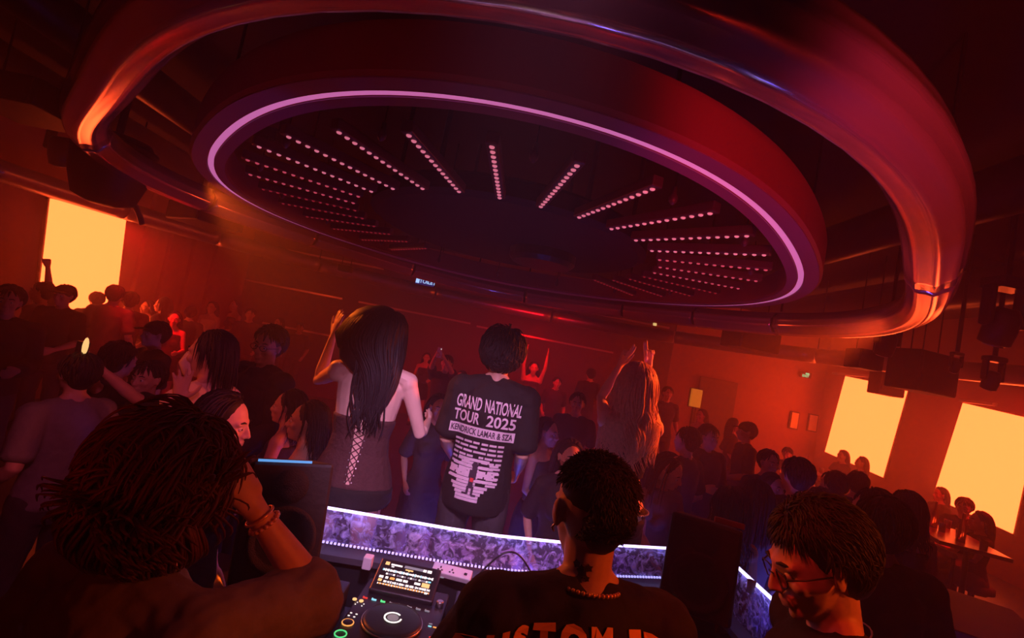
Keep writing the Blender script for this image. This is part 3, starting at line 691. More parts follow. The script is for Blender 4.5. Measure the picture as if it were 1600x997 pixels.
    def hair(s, m='black_hair', style='short', n=160, seed=1, **kw):
        kw.setdefault('lift', .15)
        if style != 'long': kw.setdefault('cling', 1.1)
        g = G(); rng = random.Random(seed); pf = kw.pop('puff', .012)
        if style in ('short', 'messy', 'bob'):
            hair_cap(g, s.hc, s.Rh, 1.0, puff=pf)
            strands(g, s.hc, s.Rh, n, kw.pop('length', .07), kw.pop('rad', .007), puff=pf, rng=rng, **kw)
        else:
            hair_cap(g, s.hc, s.Rh, 1.0, puff=pf)
            back = kw.pop('back', None)
            kw.setdefault('region', lambda u: u.y < .12 or u.z > .8); kw.setdefault('flow', (0, -1.3, -1)); kw.setdefault('zmin', -.4)
            strands(g, s.hc, s.Rh, n, kw.pop('length', .5), kw.pop('rad', .011), puff=pf, rng=rng, grav=kw.pop('grav', .3), avoid=s.avoid(), segs=kw.pop('segs', 12), **kw)
        return g.build('hair', m, s.root, smooth=True, fix=False)
    def avoid(s, extra=.02):
        a, b = s.sp(0, 0, .0), s.sp(0, 0, .44); rx, ry = (.15, .1) if s.f else (.18, .12)
        def f(p):
            t = (p - a).dot(b - a) / (b - a).length_squared
            if t > 1.12: return p
            q = a.lerp(b, max(0, min(1, t))); d = s.Rl.transposed() @ (p - q); e = Vector((d.x / (rx + extra), d.y / (ry + extra)))
            if e.length < 1 and e.length > 1e-3:
                e.normalize(); return q + s.Rl @ Vector((e.x * (rx + extra), e.y * (ry + extra), d.z))
            return p
        return f
    def local(s, wpt): return s.inv @ Vector(wpt)
def wrap_print(hum, target, V, Fc, origin, ux, uz, dirv, off, name, mats, mi=None, parent=None, sub=0):
    """lays flat print shapes on a garment: V are 2D points in metres on a plane at origin"""
    bm = bmesh.new(); me = target.data; bm.from_mesh(me); bvh = BVHTree.FromBMesh(bm); bm.free()
    b2 = bmesh.new(); vs_ = [b2.verts.new((v[0], v[1], 0)) for v in V]
    for i, f in enumerate(Fc):
        try: ff = b2.faces.new([vs_[j] for j in f]); ff.material_index = (mi[i] if mi else 0)
        except ValueError: pass
    bmesh.ops.triangulate(b2, faces=b2.faces)
    for _ in range(sub):
        ed = [e for e in b2.edges if e.calc_length() > .012]
        if ed: bmesh.ops.subdivide_edges(b2, edges=ed, cuts=1); bmesh.ops.triangulate(b2, faces=b2.faces)
    for v in b2.verts:
        p = origin + ux * v.co.x + uz * v.co.y; h = bvh.ray_cast(p - dirv * .3, dirv)
        v.co = (h[0] - dirv * off) if h[0] is not None else p
    me2 = bpy.data.meshes.new(name); b2.to_mesh(me2); b2.free()
    for m_ in mats: me2.materials.append(M[m_])
    o = bpy.data.objects.new(name, me2); C.objects.link(o); o.parent = parent or target
    sd = o.modifiers.new('th', 'SOLIDIFY'); sd.thickness = .0012; sd.offset = 1
    return o

def place(px, py, H, floor=0.0, z=None):      # feet position of a person whose head top shows at a pixel
    p = at_z(px, py, (z if z is not None else floor + H * 1.0)); return Vector((p.x, p.y, floor))
def W(*a): return ('w', Vector(a[0]) if len(a) == 1 else Vector(a))

# ---- the man with the phone hand raised, lower left
h = Human('person', 'man with tousled reddish brown hair and loose tee, hand raised to his face, lower left', (0, 0, 0), R(-22), at_head=at(266, 766, 1.0), floor=.1, vox=.005, wide=1.08,
          head=(R(24), .12, 0), rarm=W(at(401, 800, 1.06)), rhint=W((.45, -.25, -1)), rhand='grip', larm=(-.3, .18, 1.0), rn=W((-.75, .3, .2)), lean=.04)
F1 = h
h.shirt('grey_cloth', .98, -.16, .022, flare=.02, disp=.03)
h.pants('dark_cloth'); h.shoes()
g = G(); hair_cap(g, h.hc, h.Rh, 1.0, puff=.03)
for q_, (fl, L_, n_, lf, cl, sd) in enumerate((((.2, -.8, -.7), .15, 2400, .2, 1.13, 3), ((-.5, -.8, -.7), .14, 1000, .35, 1.2, 4), ((.9, -.3, .1), .10, 500, .6, 1.25, 6), ((-.9, -.5, -.5), .15, 260, .6, 1.35, 7), ((0, -.4, -1), .2, 500, .25, 1.6, 8))):
    strands(g, h.hc, h.Rh, n_, L_, .0052, puff=.032, rng=random.Random(sd), grav=.14, jit=.08, segs=7, lift=lf, zmin=(-.9, -.9, -.1, -.5, -.95)[q_], region=(lambda u: u.z < -.2) if q_ == 4 else None, flow=fl, cling=cl, swirl=1.7, flat=.4)
g.build('hair', 'brown_hair', h.root, smooth=True, fix=False)
E_, W_ = h.arm[1][1], h.arm[1][2]; d = (W_ - E_).normalized(); o1 = d.orthogonal().normalized(); o2 = d.cross(o1)
c_ = W_ - d * .012; bl = h.skin_o
g = G(); g.loft([c_ + (o1 * math.cos(2 * math.pi * i / 24) + o2 * math.sin(2 * math.pi * i / 24)) * .031 for i in range(24)], .0035, n=6, closed=True, side=d); br = g.build('bracelet', 'bead', h.root, smooth=True)
for i in range(18):
    a = 2 * math.pi * i / 18; b = c_ - d * .02 + (o1 * math.cos(a) + o2 * math.sin(a)) * .032
    if i == 0: b0 = G().ell((0, 0, 0), .0055, n=8, k=6).build('bracelet_bead', 'bead', h.root, smooth=True); o = b0
    else: o = b0.copy(); C.objects.link(o)
    o.location = b

# ---- the DJ seen from behind
h = Human('person', 'DJ seen from behind, short black faded hair, bead necklace, black tee with orange lettering', (0, 0, 0), R(26), at_head=at(920, 802, 1.12), floor=.1, vox=.005, wide=1.04,
          head=(R(6), .12, 0), larm=W((-.02, 1.42, 1.19)), rarm=W((.42, 1.42, 1.19)), lean=.03, lhint=W((-.35, -.6, -1)), rhint=W((.35, -.6, -1)), twist=R(-16))
F2 = h
h.shirt('black_cloth', .85, -.16, .026, flare=.02, disp=.02); h.pants('black_cloth'); h.shoes()
g = G(); P = h.Ph
g.ell(P(0, -.03, .056), (.078, .094, .078), h.Rh, 24, 14); g.ell(P(0, -.062, -.0), (.055, .048, .07), h.Rh, 20, 10)
strands(g, h.hc, h.Rh, 2600, .02, .0021, puff=.012, rng=random.Random(5), grav=.02, jit=.3, segs=3, lift=.6, zmin=-.8, face=True, flow=(0, -.8, -.5), region=lambda u: not (abs(u.x) > .62 and u.z < .3))
g.build('hair', 'black_hair', h.root, smooth=True, fix=False)
nc = h.N + h.Rl @ Vector((0, -.006, .004))
bd = None
for i in range(44):
    a = 2 * math.pi * i / 44; b = nc + h.Rl @ Vector((.073 * math.cos(a), .074 * math.sin(a) , -.010 * math.sin(a) + .004))
    if bd is None: bd = G().ell((0, 0, 0), .0048, n=8, k=6).build('necklace_bead', 'bead', h.root, smooth=True); o = bd
    else: o = bd.copy(); C.objects.link(o)
    o.location = b
g = G(); g.loft([P(-.083, -.004, -.03), P(-.088, -.004, -.036), P(-.084, -.004, -.042)], .003, n=8); g.build('ear_stud', 'silver', h.root, smooth=True)
# tattoo on the neck, laid on the skin
up = h.Rl @ Vector((0, 0, 1)); sdv = Vector((-.75, -.66, 0)).normalized()
ux = up.cross(-sdv).normalized()
V = []; Fc = []
def blob(V, Fc, x, y, r0, r1, n=9):
    o = len(V)
    for i in range(n):
        a = 2 * math.pi * i / n; rr = r0 if i % 2 else r1; V.append((x + rr * math.cos(a), y + rr * math.sin(a)))
    Fc.append(tuple(range(o, o + n)))
for x, y, r0, r1 in ((0, 0, .009, .013), (.014, .01, .006, .009), (-.013, .009, .005, .009), (.004, -.016, .006, .01), (-.012, -.012, .004, .007)): blob(V, Fc, x, y, r0, r1, 10)
wrap_print(h, h.skin_o, V, Fc, h.N + up * .05 + Vector((0, 0, 0)) - sdv * -.0, ux, up, -sdv, .0015, 'neck_tattoo', ['ink'], parent=h.root)
# orange lettering across the shoulders
bk = h.Rl @ Vector((0, 1, 0)); uxs = h.Rl @ Vector((1, 0, 0)); ups = h.Rl @ Vector((0, 0, 1))
V = []; Fc = []
word = 'CUSTOM EDN'; x = -.235; 
for i, ch in enumerate(word):
    if ch == ' ': x += .03; continue
    v2, f2 = text_g(ch, .06, 0.0, .004); xs = [v.x for v in v2]; wd = max(xs) - min(xs); o = len(V); a = x + wd / 2
    arc = -.9 * (a * a)
    for v in v2: V.append((a + v.x, arc + v.y * (1.0 + .0 * i) - 1.6 * a * v.x * .9))
    seen = set()
    Fc += [tuple(j + o for j in f) for f in f2]
    x += wd + .008
xm = (min(v[0] for v in V) + max(v[0] for v in V)) / 2 + .03; V = [(v[0] - xm, v[1] - .9 * ((v[0] - xm) ** 2 - v[0] ** 2) * 1.0) for v in V]
wrap_print(h, h.shirt_o, V, Fc, h.sp(0, -.2, .468), uxs, ups, bk, .004, 'back_print', ['print_orange'], parent=h.root)

# ---- the man with glasses at right
h = Human('person', 'man with glasses and thick black hair looking down to the left, lower right', (0, 0, 0), R(76), at_head=at(1272, 880, 1.14), floor=.1, vox=.005, wide=1.04,
          head=(R(10), .38, 0), lean=.06, larm=W((.86, 1.38, 1.15)), rarm=W((.95, 1.55, 1.1)))
F3 = h
h.shirt('black_cloth', .8, -.16, .02, disp=.02); h.pants('black_cloth'); h.shoes(); h.eyes()
h.hair('black_hair', 'messy', 2200, 8, length=.05, rad=.0034, puff=.02, swirl=1.5, grav=.1, jit=.3, segs=6, lift=.2, zmin=-.5)
P = h.Ph; g = G()
for sx in (-1, 1):
    g.loft([P(sx * .033 + .024 * math.cos(2 * math.pi * i / 20), .098 - .25 * abs(.024 * math.cos(2 * math.pi * i / 20) * sx + .0) * (1), .0 + .019 * math.sin(2 * math.pi * i / 20)) for i in range(20)], .0018, n=6, closed=True, side=h.Rh @ Vector((0, 1, 0)))
    g.loft([P(sx * .057, .093, .006), P(sx * .078, .06, .008), P(sx * .086, .0, .006), P(sx * .084, -.014, -.006)], .0019, n=6)
g.loft([P(-.010, .1, .004), P(0, .104, .007), P(.010, .1, .004)], .0018, n=6)
g.build('glasses', 'black_plastic', h.root, smooth=True)
g = G(); g.loft([h.N + h.Rl @ Vector((.066 * math.cos(2 * math.pi * i / 28), -.004 + .068 * math.sin(2 * math.pi * i / 28), -.01 - .03 * math.sin(2 * math.pi * i / 28))) for i in range(28)], .002, n=6, closed=True)
g.build('necklace', 'silver', h.root, smooth=True)

# ---- dancer in the laced corset
h = Human('person', 'woman with long black hair seen from behind in brown laced corset and fringed black shorts', (0, 0, 0), R(8), female=True, at_head=at(593, 524, 2.4), floor=PLAT, vox=.006, skin='skin_pale', wide=1.16,
          head=(R(18), .18, R(-6)), larm=W(at(519, 530, 2.5)), lhint=W((-.55, .7, -.45)), lhand='open', ln=W((.6, .6, 0)), rarm=W(at(668, 660, 2.62)), rhint=W((.35, -.9, -.9)), rhand='relaxed')
W1 = h
g = G(); h.torso(g, .011, -.09, .27); h.shirt_o = g.build('corset', 'brown_cloth', h.root, remesh=.007, smooth_it=3)
h.pants('black_cloth', .27, .02, 'shorts', .02, z1=-.03)
g = G(); rng = random.Random(4)
for i in (0, 1):
    H_, K_, A_ = h.leg[i]; e = H_.lerp(K_, .27)
    for q in range(120):
        a = rng.uniform(0, 6.283); rr = .098 + rng.uniform(-.004, .006); p = e + Vector((rr * math.cos(a), rr * math.sin(a), rng.uniform(-.0, .02)))
        g.loft([p, p + Vector((.006 * math.cos(a), .006 * math.sin(a), -.02)), p + Vector((rng.uniform(-.008, .008), rng.uniform(-.008, .008), -rng.uniform(.03, .055)))], [.0035, .003, .0008], n=4, cap=0)
tag(g.build('fringe', 'black_cloth', h.root, fix=False), kind='stuff')
g = G(); by = lambda x, z: h.sp(x, -.105 - .0, z)
V = []; Fc = []
def strip(V, Fc, p, q, w_):
    p, q = Vector(p), Vector(q); d = (q - p).normalized(); n_ = Vector((-d.y, d.x)) * w_ / 2; o = len(V); k = max(1, int((q - p).length / .012))
    for i in range(k + 1):
        c = p.lerp(q, i / k); V += [tuple(c + n_), tuple(c - n_)]
    for i in range(k): Fc.append((o + 2 * i, o + 2 * i + 1, o + 2 * i + 3, o + 2 * i + 2))
zs = [-.04 + i * .032 for i in range(9)]
for i, z in enumerate(zs[:-1]):
    wz = .010 + .018 * (i / 8); wn = .010 + .018 * ((i + 1) / 8)
    strip(V, Fc, (-wz, z), (wn, zs[i + 1]), .005); strip(V, Fc, (wz, z), (-wn, zs[i + 1]), .005)
Rb = h.Rl; ybk = Rb @ Vector((0, 1, 0)); xbk = Rb @ Vector((1, 0, 0)); zbk = Rb @ Vector((0, 0, 1))
Vs = []; Fs = []; Fs2 = [(0, 1, 2, 3)]
Vs = [(-.008, -.05), (.008, -.05), (.03, .262), (-.03, .262)]
wrap_print(h, h.shirt_o, Vs, Fs2, h.sp(0, -.2, 0), xbk, zbk, ybk, .002, 'lacing_gap', ['skin_pale'], parent=h.root, sub=5)
wrap_print(h, h.shirt_o, V, Fc, h.sp(0, -.2, 0), xbk, zbk, ybk, .0045, 'lacing', ['brown_cloth'], parent=h.root)
V = []; Fc = []
for i, z in enumerate(zs):
    wz = .016 + .018 * (i / 8); blob(V, Fc, -wz, z, .0035, .0035, 8); blob(V, Fc, wz, z, .0035, .0035, 8)
wrap_print(h, h.shirt_o, V, Fc, h.sp(0, -.2, 0), xbk, zbk, ybk, .004, 'eyelets', ['silver'], parent=h.root)
g = G(); hc = h.hc
core = [(0, -.02, .135, .055, .05), (0, -.025, .12, .092, .08), (-.008, -.03, .08, .128, .1), (-.018, -.035, .04, .148, .108), (-.03, -.045, -.03, .168, .098), (-.012, -.07, -.09, .155, .078), (.03, -.10, -.16, .112, .05), (.05, -.115, -.24, .088, .035), (.05, -.12, -.33, .06, .022), (.045, -.12, -.40, .03, .012)]
g.loft([hc + Vector(c[:3]) for c in core], [c[3] for c in core], [c[4] for c in core], n=24, cap=.12)
rng = random.Random(11)
for q in range(620):                               # locks combed over the mass of hair
    a = rng.uniform(0, 2 * math.pi); lo_ = rng.uniform(-.15, .75); L_ = rng.uniform(.3, 1.0); pts = []
    for i in range(11):
        u = max(0, min(.999, .02 + (lo_ * .35 if lo_ > 0 else 0) + L_ * i / 10)); f_ = u * (len(core) - 1); j = int(f_); t = f_ - j
        c0, c1 = core[j], core[j + 1]; c = [c0[k] * (1 - t) + c1[k] * t for k in range(5)]
        x = c[3] * 1.03 * math.cos(a) + .004 * math.sin(5 * u + q); y = c[4] * 1.05 * math.sin(a)
        pts.append(hc + Vector((c[0] + x, c[1] + y, c[2])))
    ex = rng.uniform(.02, .09)
    if u > .9: pts.append(pts[-1] + Vector((rng.gauss(0, .012), -.005, -ex))); 
    m_ = len(pts); rr = [.008 * (1 - (i / (m_ + .3)) ** 2) for i in range(m_)]
    g.loft(pts, rr, [x * .55 for x in rr], n=5, cap=0)
for q in range(26):                                # loose fine locks on the back
    x0 = rng.uniform(-.1, .1); z0 = rng.uniform(-.2, -.1); pts = [hc + Vector((x0 + .03 - (.03 * math.sin(i * .5 + q)) * i / 9 - x0 * .35 * i / 9, -.12 - .02, z0 - .035 * i)) for i in range(10)]
    g.loft(pts, [.0035] * 9 + [.001], n=5, cap=0)
g.build('hair', 'black_hair', h.root, smooth=True, fix=False)
g = G()
for i in (0, 1):
    H_, K_, A_ = h.leg[i]; h_ = G(); h.legg(h_, i, .004)
    h_.build('stocking', 'dark_cloth', h.root, smooth=True) if False else None
h.shoes()

# ---- tour shirt man
h = Human('person', 'man in black tour tee with large pink printed lettering on the back', (0, 0, 0), R(-6), at_head=at(785, 556, 2.62), floor=PLAT, vox=.006, wide=1.0,
          head=(0, .08, 0), larm=(-.2, .2, .98), rarm=(.2, .2, .98), lhint=(-.15, -1, 0), rhint=(.15, -1, 0))
M1 = h
h.shirt('black_cloth', .85, -.16, .026, flare=.012, disp=.012); h.pants('dark_cloth'); h.shoes()
h.hair('black_hair', 'messy', 800, 21, length=.1, rad=.006, puff=.03, swirl=1.5, grav=.15, jit=.35, segs=7, lift=.5, zmin=-.85, cling=1.22)
PXS = .92; V = []; Fc = []; mi = []
def addtext(txt, w_, h_, cx, cy, m_, skew=None):
    w_ *= PXS; cx *= PXS
    v2, f2 = text_g(txt, 1.0, 0.0, .02); xs = [v.x for v in v2]; ys = [v.y for v in v2]; o = len(V)
    x0, x1, y0, y1 = min(xs), max(xs), min(ys), max(ys)
    for v in v2:
        a = (v.x - x0) / (x1 - x0) * 2 - 1; b = (v.y - y0) / (y1 - y0) * 2 - 1
        V.append((cx + a * w_ / 2 * (1 + (skew or 0) * b), cy + b * h_ / 2))
    for f in f2: Fc.append(tuple(j + o for j in f)); mi.append(m_)
def rect(x, y, w_, h_, m_):
    x *= PXS; w_ *= PXS
    o = len(V); nx = max(1, int(w_ / .015))
    for i in range(nx + 1):
        xx = x - w_ / 2 + w_ * i / nx; V.extend([(xx, y - h_ / 2), (xx, y + h_ / 2)])
    for i in range(nx): Fc.append((o + 2 * i, o + 2 * i + 2, o + 2 * i + 3, o + 2 * i + 1)); mi.append(m_)
wrap = lambda nm, off, mats: wrap_print(h, h.shirt_o, V, Fc, h.sp(-.018, -.3, 0), h.Rl @ Vector((1, 0, 0)), h.Rl @ Vector((0, 0, 1)), h.Rl @ Vector((0, 1, 0)), off, nm, mats, mi=mi, parent=h.root)
addtext('GRAND', .155, .068, -.10, .40, 0, -.0); addtext('NATIONAL', .215, .068, .105, .40, 0, .04)
addtext('TOUR', .16, .06, -.10, .325, 0); addtext('2025', .165, .06, .105, .325, 0)
rect(.0, .255, .385, .052, 0)
for r_ in range(9):
    y = .20 - r_ * .024; rng = random.Random(r_)
    for side_ in (-1, 1):
        x = side_ * .145; 
        for q in range(3):
            w_ = rng.uniform(.025, .055); rect(x - side_ * w_ / 2, y, w_, .011, 0); x -= side_ * (w_ + .008)
# picture block: pale ground scene with a small dark standing figure
for r_ in range(13):
    y = .11 - r_ * .0165; ww = .14 + .14 * math.sin(math.pi * min(1, (r_ + 1.5) / 12)) * 1.0
    if r_ % 2 == 0 or r_ > 8: rect(-.01, y, ww * .95, .0145, 0)
    else: rect(-.03, y, ww * .45, .013, 0); rect(.11, y, ww * .22, .011, 0)
wrap('back_print', .004, ['print'])
V = []; Fc = []; mi = []
addtext('KENDRICK LAMAR & SZA', .365, .034, 0, .255, 0)
blob(V, Fc, .005, .085, .016, .019, 12); mi.append(0)
for (x, y, w_, h_, m_) in ((.008, .045, .03, .06, 0), (-.012, .04, .014, .04, 0), (.0, -.005, .028, .05, 0), (-.012, -.04, .014, .04, 0), (.016, -.04, .013, .045, 0), (-.026, -.058, .03, .01, 0), (.028, -.062, .026, .01, 0), (.002, .012, .02, .02, 1)): rect(x, y, w_, h_, m_)
wrap('print_detail', .0062, ['print_dark', 'print_red'])

# ---- blonde dancer
h = Human('person', 'woman with long wavy reddish blonde hair, both hands raised above her head', (0, 0, 0), R(4), female=True, at_head=at(993, 606, 2.75), floor=PLAT, vox=.006, skin='skin_pale', wide=1.0,
          head=(R(-8), .1, 0), larm=W(at(968, 572, 2.95)), rarm=W(at(1014, 573, 2.95)), lhint=W((-.25, 1, -.3)), rhint=W((.25, 1, -.3)), lhand='point', rhand='point', ln=W((0, -1, 0)), rn=W((0, -1, 0)))
W2 = h
h.shirt('black_cloth', 0, .12, .012, 'crop_top', top=.40, neck=False, disp=.004); h.pants('black_cloth', 1.95, .012, z1=-.05); h.shoes()
g = G(); bz = h.sp(0, 0, -.03); g.loft([bz + h.Rl @ Vector((.176 * math.cos(2 * math.pi * i / 40), .138 * math.sin(2 * math.pi * i / 40), 0)) for i in range(40)], [.004] * 40, [.018] * 40, n=8, closed=True, side=(0, 0, 1)); blt = g.build('belt', 'black_plastic', h.root, smooth=True)
g0 = None
for i in range(52):
    a = 2 * math.pi * i / 52; p = bz + h.Rl @ Vector((.194 * math.cos(a), .156 * math.sin(a), 0))
    if g0 is None: g0 = G().ell((0, 0, 0), .005, n=6, k=5).build('stud', 'silver', blt, smooth=True); o = g0
    else: o = g0.copy(); C.objects.link(o)
    o.location = p
g = G(); hair_cap(g, h.hc, h.Rh, 1.0, puff=.024)
av2 = h.avoid(.03)
def gather2(p):
    t = max(0, min(1, (h.hc.z - p.z - .12) / .3)); cx = h.hc.x - .03 * t; return av2(Vector((cx + (p.x - cx) * (1 - .3 * t), p.y, p.z)))
strands(g, h.hc, h.Rh, 900, .44, .009, puff=.026, rng=random.Random(31), grav=.4, avoid=gather2, segs=16, zmin=-.5, wave=.03, flow=(-.3, -.7, -1), jit=.2, lift=.2)
g.build('hair', 'blonde_hair', h.root, smooth=True, fix=False)

# ---- woman with headphones
h = Human('person', 'woman in headphones and pale top looking down, right of the blonde dancer', (0, 0, 0), R(205), female=True, at_head=at(1046, 738, 3.3), vox=.007, skin='skin', head=(R(25), .35, R(12)),
          larm=(-.12, .3, 1.1), rarm=(.2, .28, 1.02))
h.shirt('grey_cloth', .5, .0, .014, 'top'); h.skirt('dark_cloth', .32); h.shoes(); h.eyes()
h.hair('black_hair', 'long', 260, 41, length=.4, rad=.011, zmin=-.5)
g = G(); P = h.Ph
g.loft([P(.093 * math.cos(a), -.01, .03 + .105 * math.sin(a)) for a in [R(x) for x in range(-5, 186, 12)]], .007, .004, n=8, side=h.Rh @ Vector((0, 1, 0)))
hp = g.build('headphones', 'earpad', h.root, smooth=True)
for sx in (-1, 1): G().ell(P(sx * .098, -.01, 0), (.02, .036, .042), h.Rh, 16, 10).build('ear_cup', 'earpad', hp, smooth=True)

# ---- woman raising an open hand, left
h = Human('person', 'woman in profile with face mask and cream puffed sleeve top, open hand raised', (0, 0, 0), R(80), female=True, at_head=at(326, 556, 2.62), vox=.006, skin='skin', head=(R(15), .0, 0),
          larm=W(at(279, 634, 2.36)), lhand='splay', ln=W((.25, -1, 0)), lhint=W((.3, -.3, -1)), rarm=(.2, .2, 1.05))
h.shirt('cream_cloth', .75, .0, .022, 'puff_top', flare=.02, disp=.02); h.pants('dark_cloth'); h.shoes(); h.eyes()
h.hair('black_hair', 'long', 420, 51, length=.2, rad=.007, zmin=-.5, region=lambda u: u.y < -.05 or u.z > .75)
g = G(); P = h.Ph; g.loft([P(0, .075, -.02), P(0, .085, -.05), P(0, .07, -.09)], [.045, .058, .04], [.035, .04, .035], n=16, side=h.Rh @ Vector((1, 0, 0))); g.build('face_mask', 'cream_cloth', h.root, smooth=True)
# ---- girl below her
h = Human('person', 'young woman with dark hair and pink lit face turned right, behind left speaker', (0, 0, 0), R(-75), female=True, at_head=at(352, 662, 2.0), vox=.006, skin='skin_pale', head=(R(-8), .1, 0))
h.shirt('black_cloth', .7, -.05, .016); h.pants('dark_cloth'); h.shoes(); h.eyes(); h.hair('black_hair', 'long', 260, 61, length=.32, rad=.011, zmin=-.5)
# ---- man in glasses, dark shirt
h = Human('person', 'man in glasses and loose black shirt facing the booth, left of corset dancer', (0, 0, 0), R(150), at_head=at(418, 541, 3.5), vox=.007, head=(R(25), .1, R(-6)), wide=1.12, larm=(-.25, .25, 1.0), rarm=(.2, .3, 1.1))
h.shirt('black_cloth', 1.9, -.14, .026, disp=.024); h.pants('black_cloth'); h.shoes(); h.eyes(); h.hair('black_hair', 'messy', 260, 71, length=.07, rad=.008, puff=.018, jit=.3, zmin=-.3)
P = h.Ph; g = G()
for sx in (-1, 1):
    g.loft([P(sx * .033 + .024 * math.cos(2 * math.pi * i / 16), .097, .0 + .018 * math.sin(2 * math.pi * i / 16)) for i in range(16)], .002, n=6, closed=True, side=h.Rh @ Vector((0, 1, 0)))
    g.loft([P(sx * .057, .095, .006), P(sx * .084, .0, .006)], .002, n=6)
g.loft([P(-.010, .1, .004), P(.010, .1, .004)], .002, n=6); g.build('glasses', 'black_plastic', h.root, smooth=True)

# ------------------------------------------------------------------ the crowd: a few figures, copied to each place
VX = .0085
def proto(kind):
    kw = dict(loc=(0, 0, 0), yaw=0, vox=VX); L = 'x'
    if kind == 'man': h = Human('person', L, larm=(-.24, .12, .98), rarm=(.24, .16, 1.0), **kw); h.shirt('black_cloth', .8, -.14, .018); h.pants(); h.shoes(); h.hair('black_hair', 'short', 170, 1, rad=.009, zmin=-.2)
    elif kind == 'fist': h = Human('person', L, rarm=(.3, .15, 1.95), rhint=(1, 0, -.3), rhand='fist', larm=(-.24, .2, 1.0), **kw); h.shirt('black_cloth', .7, -.14, .016); h.pants(); h.shoes(); h.hair('black_hair', 'messy', 200, 2, rad=.009, jit=.35)
    elif kind == 'shirt': h = Human('person', L, larm=(-.18, .28, 1.1), rarm=(.22, .24, 1.15), wide=1.08, **kw); h.shirt('black_cloth', 1.9, -.14, .024, 'long_sleeve_shirt'); h.pants(); h.shoes(); h.hair('black_hair', 'messy', 200, 3, rad=.009, puff=.02, jit=.3)
    elif kind == 'woman': h = Human('person', L, female=True, larm=(-.16, .25, 1.12), rarm=(.18, .22, 1.05), **kw); h.shirt('black_cloth', 0, .05, .012, 'tank_top', top=.42, neck=False); h.skirt('black_cloth'); h.shoes(); h.hair('black_hair', 'long', 320, 4, length=.27, rad=.009, wave=.012)
    elif kind == 'arms_up': h = Human('person', L, female=True, larm=(-.2, .1, 1.9), rarm=(.2, .12, 1.93), lhint=(-1, 0, -.2), rhint=(1, 0, -.2), lhand='open', rhand='open', **kw); h.shirt('black_cloth', 0, .05, .012, 'tank_top', top=.42, neck=False); h.skirt('black_cloth'); h.shoes(); h.hair('black_hair', 'long', 300, 5, length=.36, rad=.010, wave=.01)
    elif kind == 'phone': h = Human('person', L, rarm=(.1, .42, 1.72), rhint=(1, 0, -1), rhand='grip', larm=(-.05, .42, 1.7), lhint=(-1, 0, -1), lhand='grip', **kw); h.shirt('black_cloth', .8, -.14, .018); h.pants(); h.shoes(); h.hair('black_hair', 'short', 170, 6, rad=.009)
    elif kind == 'seated_woman': h = Human('person', L, female=True, seated=True, larm=(-.12, .35, .78), rarm=(.12, .35, .78), **kw); h.shirt('black_cloth', .5, .0, .014); h.pants(); h.shoes(); h.hair('black_hair', 'long', 180, 7, length=.3, rad=.013)
    elif kind == 'seated_man': h = Human('person', L, seated=True, larm=(-.15, .35, .75), rarm=(.15, .35, .75), head=(R(15), .1, 0), **kw); h.shirt('black_cloth', .7, -.1, .018); h.pants(); h.shoes(); h.hair('black_hair', 'short', 150, 8, rad=.009)
    elif kind == 'capped': 
        h = Human('person', L, larm=(-.2, .25, 1.05), rarm=(.22, .2, 1.0), **kw); h.shirt('dark_cloth', .8, -.14, .02); h.pants(); h.shoes(); h.hair('black_hair', 'short', 120, 9, rad=.008, zmin=-.4)
        g = G(); g.ell(h.Ph(0, -.016, .052), (.092, .112, .084), h.Rh, 20, 12); cp_ = g.build('cap', 'black_cloth', h.root, smooth=True)
        G().loft([h.Ph(0, .07, .055), h.Ph(0, .13, .05), h.Ph(0, .165, .042)], [.07, .068, .045], [.006, .005, .004], n=12, side=(1, 0, 0)).build('brim', 'black_cloth', cp_, smooth=True)
    elif kind == 'long_coat': h = Human('person', L, female=True, larm=(-.2, .1, .98), rarm=(.2, .1, .98), **kw); h.shirt('cream_cloth', .9, -.12, .02, 'blouse'); h.skirt('dark_cloth', .38); h.shoes(); h.hair('black_hair', 'long', 220, 10, length=.3, rad=.013)
    h.eyes(); return h
PRO = {}; used = set()
def recolor(root, table):
    for ch in root.children:
        base = ch.name.split('.')[0]
        if base in table:
            ch.material_slots[0].link = 'OBJECT'; ch.material_slots[0].material = M[table[base]]
TOPS = ('t_shirt', 'long_sleeve_shirt', 'tank_top', 'blouse')
